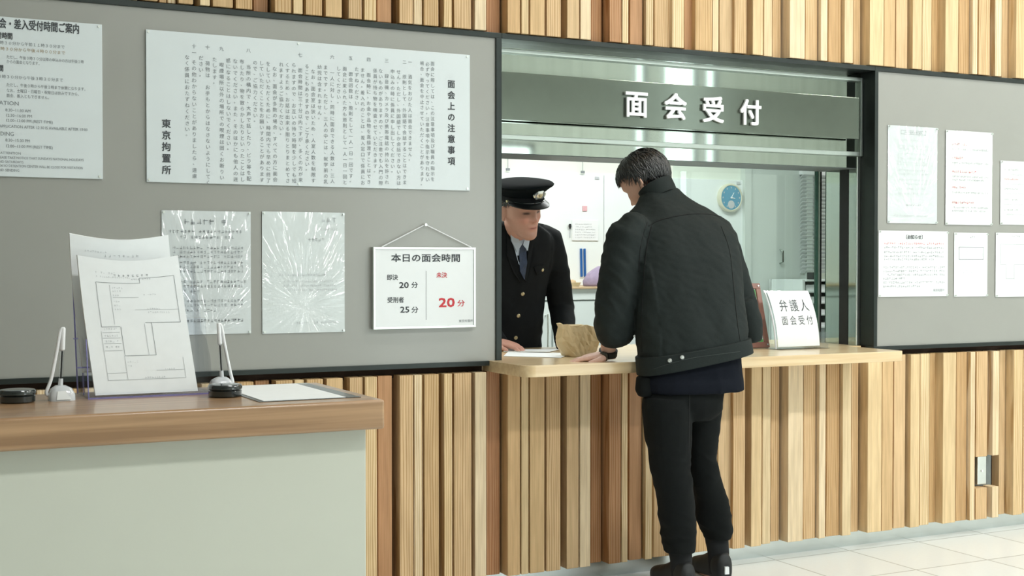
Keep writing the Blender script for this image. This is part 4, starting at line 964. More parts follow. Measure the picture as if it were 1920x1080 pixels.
def add_hand(bm, wrist, fwd, up, thumb, curl=(12,22,18), s=1.0, spread=1.0):
    # palm and five fingers; fwd along the fingers, up out of the back of the hand, thumb = +1 / -1 side
    f = Vector(fwd).normalized(); u = Vector(up); u = (u-f*u.dot(f)).normalized(); w = f.cross(u)*-1*thumb      # towards the thumb
    wr = Vector(wrist); P = lambda a, b, c: wr+(f*a+w*b+u*c)*s
    loft(bm, [(P(-.03,0,0), w, u, .026*s, .019*s), (P(0,0,0), w, u, .027*s, .018*s), (P(.03,.001,.001), w, u, .036*s, .017*s, 2.6), (P(.06,.0,.001), w, u, .040*s, .0145*s, 2.8), (P(.088,-.001,0), w, u, .040*s, .011*s, 2.8), (P(.098,-.001,-.001), w, u, .034*s, .006*s)], 20)
    for k, (b, L, r) in enumerate(((.030,.072,.0086),(.0105,.080,.0088),(-.0105,.074,.0084),(-.030,.058,.0076))):
        a = math.radians(-3); p = P(.082-(.004*abs(k-1)), b, .001); pts = [p]; sp = (b*1.6)*spread
        dirw = w*math.sin(sp*2.2); cur = 0
        for seg, (fr, ca) in enumerate(zip((.46,.30,.24), curl)):
            cur += math.radians(ca if seg else ca+(k-1.5)*3)
            d = (f*math.cos(cur)-u*math.sin(cur)+dirw*math.cos(cur)).normalized()
            p = p+d*(L*1.12*fr*s); pts.append(p)
        capsule(bm, pts, [r*1.08*s, r*s, r*.92*s, r*.74*s], 12)
        ellipsoid(bm, pts[0]+u*.003*s, [f*.010*s, w*.008*s, u*.008*s], 8)
    t0 = P(.012,.020,-.004); t1 = P(.040,.046,-.008); t2 = P(.068,.058,-.010); t3 = P(.088,.060,-.012)
    capsule(bm, [t0, t1, t2, t3], [.014*s, .0115*s, .0095*s, .0072*s], 12)
def skin_paint(me, T, base, marks, extra=None):
    Ti = T.inverted(); ca = me.color_attributes.new('tint', 'FLOAT_COLOR', 'POINT'); b = Vector(lin(base)[:3])
    C = {k: Vector(lin(v)) for k, v in dict(lip=(172,104,98), brow=(58,46,42), eye_hollow=(44,34,32), red=(206,132,118), stub_crease=(150,124,112)).items()}
    for i, v in enumerate(me.vertices):
        p = Ti @ v.co; x, y, z = p.x, p.y, p.z+.11; c = b.copy(); ax = abs(x)
        if marks and y > .02 and -.02 < z < .2:
            c = c.lerp(C['red'], .35*g2((ax-.04)/.02, (z-.085)/.02)+.3*g2(x/.014, (z-.083)/.01))
            c = c.lerp(C['stub_crease'], .35*g2(x/.04, (z-.022)/.022)+.25*g2(x/.025, (z-.066)/.006))
            c = c.lerp(C['lip'], .85*g2(x/.021, (z-.0512)/.0065)**1.0)
            c = c.lerp(C['eye_hollow'], .7*math.exp(-(x/.018)**4)*math.exp(-((z-.0512)/.0016)**2))  # shade between the lips, put into the colour
            c = c.lerp(C['brow'], .9*math.exp(-((ax-.031)/.017)**4)*math.exp(-((z-.136-.003*math.sin(ax*60))/.0042)**2))
            c = c.lerp(C['eye_hollow'], .95*math.exp(-((ax-.031)/.0135)**4)*math.exp(-((z-.1150)/.0036)**2))
            c = c.lerp(C['stub_crease'], .4*math.exp(-((ax-.031)/.014)**4)*math.exp(-((z-.1215)/.0025)**2))  # crease above the lid, its shade put into the colour
            c = c.lerp(C['eye_hollow'], .7*g2((ax-.007)/.003, (z-.0765)/.0022))  # nostril shade painted on as dark spots
        elif p.length > .35 and extra: c = Vector(lin(extra))
        ca.data[i].color = (c.x, c.y, c.z, 1)
def folds(me, amp, sc, dirscale=(1,1,1), amp2=0, sc2=40):
    d = Vector(dirscale)
    def fn(p):
        q = Vector((p.x*d.x, p.y*d.y, p.z*d.z))
        r = 1-abs(noise.noise(q*sc))*2
        return amp*r+(amp2*noise.noise(p*sc2) if amp2 else 0)
    displace(me, fn)
def hair_mesh(T, c, rad, te, n_locks, seed, lock_r=.0075, length=(25,60), lift=.006, jitter=.22, start=8):
    rnd = random.Random(seed); bm = NB(); c = Vector(c)
    def pt(phi, t, off=0.0):
        d = Vector((math.sin(phi)*math.sin(t), math.cos(phi)*math.sin(t), math.cos(t)))
        q = c+Vector((d.x*(rad[0]+off), d.y*(rad[1]+off), d.z*(rad[2]+off)))
        if t > PI/2: q = c+Vector((d.x*(rad[0]+off)*(1+.02*(t-PI/2)), d.y*(rad[1]+off), d.z*(rad[2]+off)))
        return T @ q
    nphi, nt_ = 48, 18; rows = []
    for j in range(1, nt_+1):
        rows.append([bm.verts.new(pt(2*PI*i/nphi, te(2*PI*i/nphi)*j/nt_*.97, -.004 if j < nt_ else -.016)) for i in range(nphi)])
    for a, b in zip(rows, rows[1:]):
        for i in range(nphi): bm.faces.new((a[i], b[i], b[(i+1)%nphi], a[(i+1)%nphi]))
    bm.faces.new(rows[0])
    inner = [bm.verts.new(pt(2*PI*i/nphi, te(2*PI*i/nphi)*.9, -.03)) for i in range(nphi)]
    for i in range(nphi): bm.faces.new((rows[-1][i], inner[i], inner[(i+1)%nphi], rows[-1][(i+1)%nphi]))
    for k in range(n_locks):
        phi = rnd.uniform(0, 2*PI); end = te(phi)*rnd.uniform(.80,1.06); ln = math.radians(rnd.uniform(*length)); t0 = max(math.radians(start), end-ln) if rnd.random() < .5 else rnd.uniform(math.radians(start), end*.7)
        t1 = min(end, t0+ln); tw = rnd.uniform(-jitter, jitter); pts = []; rr = []; lf = rnd.uniform(.3, 1.2)*lift
        for q in range(7):
            s = q/6; pts.append(pt(phi+tw*s*s, t0+(t1-t0)*s, -.002+lf*math.sin(PI*min(1, s*.75)))); rr.append(lock_r*rnd.uniform(.85,1.1)*(1-.85*s**2.2)*(.55+.45*min(1, s*4)))
        d = (pts[3]-pts[2]).normalized(); up = (pts[3]-(T @ c)).normalized()
        tube(bm, pts, rr, 7, flat=.55, up=up)
    return bm

# ------------------------------------------------------------------ the visitor at the counter
VX = W(1290, 1000, -.3).x
man = thing('person', 'person seen from behind in black denim jacket and black trousers, leaning on the counter', 'person', (VX, -.33, 0))
PSI = 20
uT, vT, _ = frame_of(PSI, 0)
Z_ = Vector((0,0,1))
def TR(pl, pr, py, y, depth, e=2.3, tilt=0.0, dx=0):
    c = W((pl+pr)/2+dx, py, y); hw = (pr-pl)/2*PS((pl+pr)/2, py, y)
    return (c, (uT+Z_*tilt).normalized(), vT, hw, depth, e)
hR, hF, hU = frame_of(-20, 38, 4); HC_ = W(1211, 342, -.15); TH = mat4(hR, hF, hU, HC_)
# body: head, neck, trunk, arms, hands, legs in one surface
bm = NB(); add_head(bm, TH)
tube(bm, [W(1258,420,-.27), W(1245,385,-.23), HC_+hF*-.03-hU*.06, HC_+hF*-.02-hU*.01], [.075,.058,.056,.055], 20)
loft(bm, [TR(1225,1345,735,-.43,.09), TR(1230,1350,640,-.41,.09), TR(1215,1350,520,-.36,.09), TR(1200,1350,440,-.30,.08), TR(1215,1310,410,-.27,.06)], 24)
LS, LE, LW = W(1176,440,-.31), W(1146,575,-.27), W(1140,664,-.205)
tube(bm, [LS, LE], [.05,.042], 14); tube(bm, [LE, (LE+LW)/2+Vector((0,0,.004)), LW], [.041,.036,.027], 14)
hand_tip = WZ(1075, 679, ZC+.008)
add_hand(bm, LW+Vector((-.004,0,-.004)), Vector((-1,.28,-.13)), Vector((-.05,.0,1)), 1, (2,16,14), .98)
RS, RE = W(1352,450,-.30), W(1400,605,-.24); RW = Vector((RE.x-.05, -.02, ZC+.03))
tube(bm, [RS, RE], [.05,.042], 14); tube(bm, [RE, RW], [.041,.026], 14)
add_hand(bm, RW, Vector((-.35,1,-.10)), Vector((0,.05,1)), -1, (6,16,14), .98)
LEG_L = [(1206,1296,745,-.43),(1203,1297,765,-.43),(1208,1297,810,-.425),(1220,1293,873,-.41),(1231,1301,939,-.385),(1240,1302,995,-.36)]
LEG_R = [(1280,1352,738,-.43),(1286,1354,765,-.42),(1291,1349,810,-.41),(1291,1342,850,-.38),(1291,1349,890,-.35),(1303,1363,932,-.32),(1306,1371,976,-.29)]
AN_L = W(1277,1050,-.34); AN_R = W(1347,1036,-.27)
def mid(r, y=None): return W((r[0]+r[1])/2, r[2], r[3])
for LEG, AN in ((LEG_L, AN_L), (LEG_R, AN_R)):
    tube(bm, [mid(r) for r in LEG]+[AN, Vector((AN.x, AN.y, .06))], [.06,.06,.055,.05,.045,.042,.042][:len(LEG)]+[.034,.032], 14)
    fd = Vector((.12,1,0)).normalized(); tube(bm, [Vector((AN.x,AN.y,.05))-fd*.04, Vector((AN.x,AN.y,.05)), Vector((AN.x,AN.y,.04))+fd*.09, Vector((AN.x,AN.y,.03))+fd*.17], [.028,.034,.032,.02], 12)
me = remesh(bm, .0032, 3, .5); skin_paint(me, TH, (222,180,160), False, (224,184,166))
obj('body', None, 'skin', man, mesh=me, smooth=True)
# hair
def te_man(phi):
    c = math.cos(phi)
    for a, t0, b_, t1 in ((1,68,.5,80),(.5,80,0.02,90),(.02,90,-.25,112),(-.25,112,-.6,146),(-.6,146,-1,156)):
        if a >= c >= b_: return math.radians(t0+(t1-t0)*(a-c)/(a-b_))
    return 1.6
obj('hair', hair_mesh(TH, (0,-.006,.026), (.087,.107,.096), te_man, 2600, 5, .0036, (30,80), .010, .42), 'hair', man, smooth=True)
# jacket
bm = NB()
loft(bm, [TR(1194,1404,678,-.425,.128,2.6,.20,4), TR(1195,1402,652,-.42,.130,2.6,.17), TR(1194,1402,625,-.415,.133,2.6,.08), TR(1190,1398,590,-.40,.136,2.6), TR(1187,1393,540,-.38,.138,2.6), TR(1180,1390,480,-.345,.138,2.6), TR(1170,1384,440,-.315,.130,2.5), TR(1166,1372,415,-.292,.112,2.4), TR(1178,1340,396,-.272,.092,2.2), TR(1197,1305,380,-.25,.078,2.2), TR(1205,1282,366,-.235,.066), TR(1207,1270,352,-.222,.060)], 40)
sl = [W(1204,424,-.305), W(1188,426,-.31), LS+Vector((0,0,.0)), W(1163,500,-.300), W(1156,560,-.285), W(1153,596,-.270), W(1153,616,-.256), W(1154,636,-.245)]
tube(bm, sl, [.050,.062,.070,.071,.072,.074,.070,.058], 24)
tube(bm, [W(1151,588,-.270), W(1152,598,-.266), W(1154,632,-.248), W(1155,644,-.242)], [.066,.078,.066,.048], 24)     # rolled cuff
sr = [W(1335,432,-.305), RS, W(1376,520,-.275), RE+Vector((.004,0,.0)), (RE+RW)/2+Vector((.01,0,.02)), RW+Vector((.004,-.05,.016))]
tube(bm, sr, [.066,.068,.062,.058,.050,.040], 24)
tube(bm, [W(1392,560,-.30), W(1404,606,-.29), W(1412,640,-.30)], [.05,.052,.032], 20)       # flare of the right front
me = remesh(bm, .0062, 14, .5)
def jf(p):
    # soft hanging folds over the back, tighter rucks in the sleeve and above the hem
    a = .0085*noise.noise(Vector((p.x*11+p.z*4, p.y*9, p.z*2.6)))+.0022*noise.noise(Vector((p.x*24-p.z*9, p.y*20, p.z*7)))
    b = .0016*noise.noise(Vector((p.x*45+p.z*40, p.y*45, p.z*36)))
    if p.x < LS.x+.045: a += .0045*(1-abs(noise.noise(Vector((p.x*13, p.y*12, p.z*20+p.x*14)))*2))
    return a+b
displace(me, jf)
jk = obj('jacket', None, 'jacket', man, mesh=me, smooth=True)
from mathutils.bvhtree import BVHTree
def surf_strip(me, pxs, w, th, y0=-.8, off=.0005):
    # a ribbon lying on a garment along photo-measured points of its back surface
    bvh = BVHTree.FromPolygons([v.co for v in me.vertices], [tuple(p.vertices) for p in me.polygons]); pts = []
    shift = wloc(man)
    for px, py in pxs:
        d = ray(px, py).normalized(); hit = bvh.ray_cast(CAM-shift, d)
        if hit[0] is not None: pts.append((hit[0]+shift, hit[1]))
    bm = NB(); rows = []
    for i, (p, n) in enumerate(pts):
        d = (pts[min(i+1, len(pts)-1)][0]-pts[max(i-1,0)][0]).normalized(); s = n.cross(d).normalized()
        rows.append([bm.verts.new(q) for q in (p-s*w/2-n*.003, p-s*w/2+n*(off+th*.7), p+n*(off+th), p+s*w/2+n*(off+th*.7), p+s*w/2-n*.003)])
    for a, b in zip(rows, rows[1:]):
        for i in range(4): bm.faces.new((a[i], a[i+1], b[i+1], b[i]))
    bm.faces.new(rows[0]); bm.faces.new(rows[-1][::-1]); return bm
def dens(pts, n=10): return [(p.x, p.y) for p in spline([(a, b, 0) for a, b in pts], n)]
bm = NB(); HB = [(1192,1406,682,-.426,.128,2.6,.20,4),(1193,1405,666,-.423,.131,2.6,.19,2),(1194,1404,651,-.42,.132,2.6,.17)]
loft(bm, [(c, u, v, ru+.008, rv+.011, e) for c, u, v, ru, rv, e in [TR(*a) for a in HB]], 48); hb = obj('hem_band', bm, 'jacket', jk, bevel=.003, smooth='auto')
obj('yoke_seam', surf_strip(me, dens([(1216,424),(1240,412),(1290,402),(1330,402),(1364,410)]), .0042, .0012), 'seam', jk, smooth=True)
obj('back_seam', surf_strip(me, dens([(1222,424),(1212,470),(1206,540),(1203,610),(1204,660)]), .0040, .0012), 'seam', jk, smooth=True)
obj('back_seam', surf_strip(me, dens([(1352,424),(1368,470),(1376,540),(1382,600),(1388,640)]), .0036, .0010), 'seam', jk, smooth=True)
for row in (((1225,668),(1262,655),(1300,646),(1350,639),(1388,635)), ((1225,692),(1262,680),(1300,671),(1350,664),(1388,659))):
    obj('stitching', surf_strip(hb.data, dens(row), .0022, .0008), 'thread', jk, smooth=True)
obj('sleeve_seam', surf_strip(me, dens([(1214,416),(1206,440),(1200,470),(1198,510)]), .0035, .0010), 'seam', jk, smooth=True)
bvh = BVHTree.FromPolygons([v.co for v in me.vertices], [tuple(p.vertices) for p in me.polygons])
bvh2 = BVHTree.FromPolygons([v.co for v in hb.data.vertices], [tuple(q.vertices) for q in hb.data.polygons])
for px, py in ((1256,676),(1279,670),(1190,628)):
    hit = (bvh2 if py > 640 else bvh).ray_cast(CAM-wloc(man), ray(px, py).normalized())
    if hit[0] is None: continue
    p = hit[0]+wloc(man); n = hit[1]; bm = NB(); r = .0088 if py > 650 else .006
    tube(bm, [p-n*.002, p+n*.0045, p+n*.0072], [r, r, r*.75], 16); tube(bm, [p+n*.0072, p+n*.0078], [r*.4, r*.3], 10)
    obj('button', bm, 'button', jk, smooth='auto')
# collar standing round the neck
bm = NB(); cA = W(1238,366,-.232); ax = (hU*.3+Vector((-.28,.42,.9))).normalized(); cu_ = uT-ax*uT.dot(ax); cu_.normalize(); cv_ = ax.cross(cu_)
n = 36; ring = []
for j, (h, r) in enumerate(((-.012,.066),(.012,.069),(.044,.071),(.046,.067),(.012,.063),(-.012,.058))):
    ring.append([bm.verts.new(cA+ax*h+cu_*math.cos(a)*r+cv_*math.sin(a)*r*.95) for a in [math.radians(118)+2*PI*(324/360)*i/n for i in range(n+1)]])
for a, b in zip(ring, ring[1:]+ring[:1]):
    for i in range(n): bm.faces.new((a[i], a[i+1], b[i+1], b[i]))
bm.faces.new([r[0] for r in ring]); bm.faces.new([r[-1] for r in ring][::-1])
obj('collar', bm, 'jacket', jk, smooth='auto')
# shirt tail below the jacket
bm = NB(); loft(bm, [TR(1206,1394,733,-.435,.128,2.6,.02), TR(1203,1393,714,-.430,.128,2.6), TR(1206,1390,696,-.424,.116,2.6), TR(1208,1386,660,-.42,.108,2.6), TR(1212,1384,620,-.42,.115,2.6)], 36)
me = remesh(bm, .007, 4); folds(me, .0035, 7, (1.6,1,.6), .001, 40); obj('shirt_tail', None, 'shirt', man, mesh=me, smooth=True)
# trousers
def legring(r, e=2.2, k=1.0):
    c = mid(r); hw = (r[1]-r[0])/2*PS(r[0], r[2], r[3])*k; return (c, uT, vT, hw, hw*1.12, e)
bm = NB(); loft(bm, [TR(1228,1338,786,-.42,.07,2.3), TR(1210,1354,768,-.425,.098,2.5), TR(1207,1355,748,-.43,.108,2.6), TR(1214,1360,715,-.43,.100,2.5), TR(1222,1356,690,-.43,.09,2.5)], 32)
hemL = [(1243,1303,1018,-.35),(1246,1301,1034,-.345)]; hemR = [(1317,1373,996,-.283),(1322,1371,1008,-.28)]
loft(bm, [legring(r) for r in LEG_L+hemL], 24); loft(bm, [legring(r) for r in LEG_R+hemR], 24)
me = remesh(bm, .006, 4)
def tf(p):
    a = .0040*noise.noise(Vector((p.x*14, p.y*14, p.z*4)))+.0016*noise.noise(p*32)
    k = max(0, 1-abs(p.z-.50)/.16)+1.2*max(0, 1-abs(p.z-.26)/.13)
    return a+.006*k*(1-abs(noise.noise(Vector((p.x*7+2, p.y*7, p.z*22+p.x*8)))*2))
displace(me, tf); tr = obj('trousers', None, 'trousers', man, mesh=me, smooth=True)
obj('seat_seam', surf_strip(me, dens([(1293,738),(1292,790),(1291,850)]), .004, .001), 'seam', tr, smooth=True)
c = W(1209,733,-.41); bm = NB(); loft(bm, [(c+Vector((.02,.03,.05)), uT, vT, .030,.05,2.3), (c+Vector((.012,.02,.0)), uT, vT, .034,.05,2.3), (c+Vector((0.006,.01,-.022)), uT, vT, .022,.035,2.3)], 20)
me = remesh(bm, .005, 6); o = obj('jacket_front_flap', None, 'trousers', man, mesh=me, smooth=True)
# socks and shoes
for (AN, nm, hem, ya) in ((AN_L, 'left', 1034, 6), (AN_R, 'right', 1008, 10)):
    bm = NB(); tube(bm, [Vector((AN.x, AN.y, .05)), Vector((AN.x, AN.y, .09)), AN, mid((LEG_L if nm == 'left' else LEG_R)[-1])+Vector((0,0,.01))], [.040,.040,.042,.050], 18); obj('sock', bm, 'sock', man, smooth=True)
    fd = Vector((math.sin(math.radians(ya)), math.cos(math.radians(ya)), 0)); sd = Vector((fd.y, -fd.x, 0)); o0 = Vector((AN.x, AN.y, 0))-fd*.055
    sh = thing_part = None
    bm = NB(); loft(bm, [(o0+fd*a+Vector((0,0,.034+z/2)), sd, Z_, w, z/2+.014, 2.6) for a, w, z in ((-.012,.020,.055),(0,.032,.085),(.03,.038,.098),(.07,.040,.098),(.11,.043,.074),(.16,.048,.052),(.20,.048,.042),(.235,.040,.032),(.255,.022,.02))], 24)
    me = remesh(bm, .0045, 3); s = obj('shoe', None, 'shoe', man, mesh=me, smooth=True)
    bm = NB(); pr = [(-.018,.012),(-.008,.030),(.03,.040),(.08,.041),(.13,.047),(.19,.051),(.23,.044),(.255,.028),(.262,.01)]
    prism(bm, [o0+fd*a+sd*w for a, w in pr]+[o0+fd*a-sd*w for a, w in pr[::-1]], (0,0,.026)); obj('sole', bm, 'sole', s, bevel=.004)
    bm = NB(); c = o0-fd*.022+Vector((0,0,.075)); prism(bm, [c-sd*.009+Vector((0,0,-.014)), c+sd*.009+Vector((0,0,-.014)), c+sd*.008+Vector((0,0,.014)), c-sd*.008+Vector((0,0,.014))], fd*.012); obj('heel_tab', bm, 'white', s)
# wristwatch
ax = (LW-LE).normalized(); wc = LW-ax*.006; wu = ax.orthogonal().normalized(); wv = ax.cross(wu)
bm = NB(); loft(bm, [(wc-ax*.012, wu, wv, .033,.033), (wc-ax*.011, wu, wv, .0355,.0355), (wc+ax*.011, wu, wv, .0345,.0345), (wc+ax*.012, wu, wv, .032,.032)], 28)
wt = obj('watch_strap', bm, 'rubber', man, smooth='auto')
wn = (Vector((-.55,-.55,.5))); wn = (wn-ax*wn.dot(ax)).normalized(); ws = ax.cross(wn)
bm = NB(); loft(bm, [(wc+wn*.033, ax, ws, .017,.016,4), (wc+wn*.042, ax, ws, .017,.016,4), (wc+wn*.044, ax, ws, .014,.013,4)], 24); obj('watch_case', bm, 'black', wt, smooth='auto')

# ------------------------------------------------------------------ the uniformed man behind the counter
oR, oF, oU = frame_of(168, 14, -9); OC = W(977, 394, .45); TO = mat4(oR, oF, oU, OC)
off = thing('person', 'person in dark uniform and peaked cap leaning on the counter behind the window', 'person', (W(950,640,.72).x, .74, 0))
uO = Vector((-1, .10, 0)).normalized(); vO = Vector((-.10, -1, 0)).normalized()
def OR(px, py, y, ru, rv, e=2.4): return (W(px, py, y), uO, vO, ru, rv, e)
bm = NB(); add_head(bm, TO, 1.0)
tube(bm, [W(962,470,.58), W(966,440,.545), OC-oF*.025-oU*.06, OC-oF*.015], [.07,.056,.054,.052], 20)
loft(bm, [OR(945,690,.78,.12,.08), OR(946,600,.71,.13,.09), OR(950,520,.65,.15,.09), OR(958,460,.60,.15,.07), OR(963,440,.57,.10,.05)], 24)
oLS, oLE, oLW = W(1026,448,.60), W(1053,578,.60), W(1060,648,.44)
oRS, oRE, oRW = W(884,452,.62), W(893,585,.66), W(936,646,.50)
for a, b, c in ((oLS,oLE,oLW), (oRS,oRE,oRW)): tube(bm, [a,b,c], [.045,.038,.026], 14)
add_hand(bm, Vector((oLW.x, oLW.y, ZC+.028)), Vector((.25,-1,-.12)), Z_, 1, (4,16,12), 1.0)
add_hand(bm, Vector((oRW.x-.01, oRW.y, ZC+.036)), Vector((.62,-1,-.22)), Z_, -1, (8,24,20), 1.0)
for sx in (-1, 1): tube(bm, [W(945,690,.78)+uO*.08*sx, Vector((off.location.x+.09*sx, .86, .45)), Vector((off.location.x+.10*sx, .84, .06))], [.06,.05,.035], 12)
me = remesh(bm, .0028, 2, .4); skin_paint(me, TO, (202,156,138), True, (206,158,142))
obj('body', None, 'skin', off, mesh=me, smooth=True)
def te_off(phi):
    c = math.cos(phi); return math.radians(100)+math.radians(22)*(-c) if c < 0 else math.radians(100)-math.radians(38)*c
obj('hair', hair_mesh(TO, (0,-.006,.028), (.0795,.100,.092), te_off, 700, 8, .0022, (18,35), .002, .1, 40), 'hair', off, smooth=True)
# cap
def TP(x, y, z): return TO @ Vector((x, y, z))
def oval(z, rx, ry, cy=0.0, tilt=0.0, e=2.1):
    c = TP(0, cy, z); return (c, oR, (oF+oU*tilt).normalized(), rx, ry, e)
bm = NB()
loft(bm, [oval(.045,.083,.104,-.004,.02), oval(.051,.0845,.1055,-.004,.02), oval(.072,.085,.107,-.004,.04), oval(.086,.090,.113,-.003,.06), oval(.100,.112,.130,-.002,.08), oval(.107,.124,.138,0,.08), oval(.113,.127,.140,0,.08), oval(.119,.120,.133,0,.08), oval(.126,.085,.098,0,.07), oval(.130,.03,.04,0,.07)], 48)
cp = obj('cap', bm, 'cap', off, smooth='auto', angle=60)
bm = NB(); loft(bm, [oval(.047,.0855,.1068,-.004,.02), oval(.048,.0870,.1082,-.004,.02), oval(.069,.0872,.1090,-.004,.04), oval(.070,.0858,.1078,-.004,.04)], 48); obj('cap_band', bm, 'uniform', cp, smooth='auto')
bm = NB(); rows = []
for j in range(7):
    s = j/6; row = []
    for i in range(25):
        a = math.radians(-78+156*i/24); k = math.cos(a)**.6 if math.cos(a) > 0 else 0
        r = .038*k*s; row.append(TP(math.sin(a)*(.087+r*.35), math.cos(a)*.106-.004+r, .050+.006*math.cos(a)-r*.42-.003*s*s*k))
    rows.append(row)
vt = [[bm.verts.new(p) for p in r] for r in rows]; vb = [[bm.verts.new(p-oU*.004) for p in r] for r in rows]
for g in (vt, vb):
    for a, b in zip(g, g[1:]):
        for i in range(24): bm.faces.new((a[i], a[i+1], b[i+1], b[i]))
for i in range(24): bm.faces.new((vt[-1][i], vt[-1][i+1], vb[-1][i+1], vb[-1][i])); bm.faces.new((vt[0][i], vb[0][i], vb[0][i+1], vt[0][i+1]))
for i in (0, 24):
    for j in range(6): bm.faces.new((vt[j][i], vt[j+1][i], vb[j+1][i], vb[j][i]))
bmesh.ops.remove_doubles(bm, verts=bm.verts[:], dist=.0001)
obj('visor', bm, 'patent', cp, smooth='auto')
bm = NB(); pts = [TP(math.sin(a)*.0885, math.cos(a)*.1115-.004,   .053) for a in [math.radians(-80+160*i/20) for i in range(21)]]
tube(bm, pts, .0032, 8); obj('chin_strap', bm, 'black', cp, smooth='auto')
for sx in (-1,1):
    bm = NB(); p = TP(sx*.0885, .02, .054); d = oR*sx; tube(bm, [p-d*.004, p+d*.005], [.006,.005], 10); obj('side_button', bm, 'brass', cp, smooth='auto')
bc = TP(0, .1165, .090); bn = (oF*.95-oU*.28).normalized(); bu = oR; bv = bn.cross(bu)
bm = NB(); nv = 40; rows = []
for off_, k in ((.0, 1.0), (.005, 1.0), (.0065, .9)):
    rows.append([bm.verts.new(bc+bn*off_+bu*math.cos(a)*.029*k*(1+.10*abs(math.cos(2*a)))+bv*math.sin(a)*.020*k*(1+.06*math.cos(6*a))) for a in [2*PI*i/nv for i in range(nv)]])
for a, b in zip(rows, rows[1:]):
    for i in range(nv): bm.faces.new((a[i], a[(i+1)%nv], b[(i+1)%nv], b[i]))
bm.faces.new(rows[-1]); bg = obj('badge', bm, 'steel2', cp, smooth='auto')
bm = NB()
for sx in (-1,1):
    for k in range(7):
        a = math.radians(-60+k*22); p = bc+bn*.0065+bu*sx*(.012+.009*math.cos(a))+bv*(.013*math.sin(a)); ellipsoid(bm, p, [bu*.0035, bv*.005, bn*.0022], 6)
obj('wreath', bm, 'inkg', bg, smooth=True)
bm = NB(); ellipsoid(bm, bc+bn*.008, [bu*.0075, bv*.0075, bn*.004], 10); obj('badge_centre', bm, 'brass', bg, smooth=True)
# uniform jacket
bm = NB()
loft(bm, [OR(945,720,.80,.170,.115), OR(945,655,.745,.168,.118), OR(946,600,.705,.168,.122), OR(948,540,.665,.178,.126), OR(954,490,.625,.196,.122), OR(958,455,.60,.196,.105), OR(961,438,.58,.170,.088), OR(965,424,.56,.115,.075), OR(968,414,.55,.078,.064)], 40)
tube(bm, [W(1005,442,.59), oLS, W(1044,515,.605), oLE, W(1058,622,.50), oLW+Vector((0,0,.004))], [.060,.066,.058,.054,.047,.041], 24)
tube(bm, [W(905,446,.60), oRS, W(888,520,.65), oRE, oRW], [.060,.066,.058,.054,.040], 24)
me = remesh(bm, .006, 6)
displace(me, lambda p: .004*noise.noise(Vector((p.x*14+p.z*6, p.y*12, p.z*5)))+.0016*noise.noise(p*34)+(.004*(1-abs(noise.noise(Vector((p.x*8, p.y*8, p.z*16)))*2)) if p.x > oLS.x-.02 else 0))
uj = obj('uniform_jacket', None, 'uniform', off, mesh=me, smooth=True)
man_keep = man; man = off
obvh = BVHTree.FromPolygons([v.co for v in me.vertices], [tuple(p.vertices) for p in me.polygons])
def ohit(px, py):
    h = obvh.ray_cast(CAM-wloc(off), ray(px, py).normalized())
    return (h[0]+wloc(off), h[1]) if h[0] is not None else None
def patch(pxpts, th, lift=.001):
    # a flat piece of cloth laid on the jacket front, outline given in photo points
    a = [ohit(*p) for p in pxpts]; a = [q for q in a if q]
    c = sum((q[0] for q in a), Vector())/len(a); n = sum((q[1] for q in a), Vector()).normalized(); bm = NB()
    top = [bm.verts.new(q[0]+q[1]*(lift+th)) for q in a]; bot = [bm.verts.new(q[0]-q[1]*.004) for q in a]; N_ = len(a)
    bm.faces.new(top); bm.faces.new(bot[::-1])
    for i in range(N_): bm.faces.new((top[i], bot[i], bot[(i+1)%N_], top[(i+1)%N_]))
    return bm
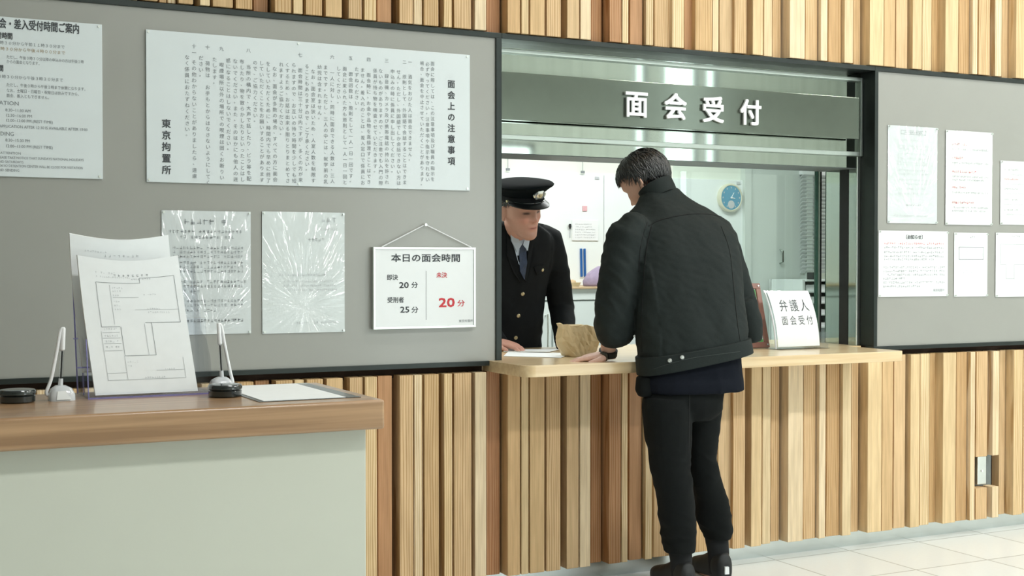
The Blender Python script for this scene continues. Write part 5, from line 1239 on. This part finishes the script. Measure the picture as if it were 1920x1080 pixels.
obj('shirt_front', patch([(957,432),(968,428),(984,436),(990,450),(985,478),(980,508),(972,494),(963,462)], .002), 'shirtb', off)
obj('necktie', patch([(971,458),(982,457),(985,466),(987,492),(982,524),(974,508),(973,480),(974,466)], .006), 'tie', off)
bm = NB()
for poly in ([(955,430),(968,444),(977,458),(968,472),(958,452)], [(985,438),(992,446),(988,470),(979,459)]):
    b2 = patch(poly, .009); t_ = bpy.data.meshes.new('t'); b2.to_mesh(t_); b2.free(); bm.from_mesh(t_); bpy.data.meshes.remove(t_)
obj('shirt_collar', bm, 'shirtb', off)
for poly in ([(950,440),(957,452),(965,490),(976,530),(962,510),(950,480)], [(992,448),(1000,452),(1001,478),(986,528),(982,524),(988,480)]):
    obj('lapel', patch(poly, .006), 'uniform', uj)
for px, py, r in ((980,551,.0085),(972,592,.0085),(967,633,.0085),(1017,506,.0075)):
    h = ohit(px, py)
    if h:
        bm = NB(); tube(bm, [h[0]-h[1]*.002, h[0]+h[1]*.003, h[0]+h[1]*.005], [r, r, r*.6], 14); obj('button', bm, 'brass', uj, smooth='auto')
obj('pocket_flap', patch([(1000,500),(1018,496),(1026,500),(1024,512),(1006,515)], .004), 'uniform', uj)
man = man_keep
bm = NB(); xo = off.location.x
loft(bm, [(Vector((xo, .86, .95)), uO, vO, .165, .11, 2.6), (Vector((xo, .87, .80)), uO, vO, .17, .115, 2.6)], 28)
for sx in (-1, 1): loft(bm, [(Vector((xo+.085*sx, .87, .84)), uO, vO, .085,.10), (Vector((xo+.09*sx, .87, .45)), uO, vO, .07,.075), (Vector((xo+.10*sx, .86, .09)), uO, vO, .06,.062)], 20)
me = remesh(bm, .009, 4); obj('trousers', None, 'uniform', off, mesh=me, smooth=True)
for sx in (-1, 1):
    bm = NB(); c = Vector((xo+.10*sx, .86, 0)); loft(bm, [(c+Vector((0,-a,z)), (1,0,0), (0,0,1), w, z, 2.4) for a, w, z in ((-.07,.025,.035),(-.04,.040,.045),(.05,.042,.045),(.12,.046,.034),(.18,.03,.022))], 20); obj('shoe', bm, 'black', off, smooth='auto')
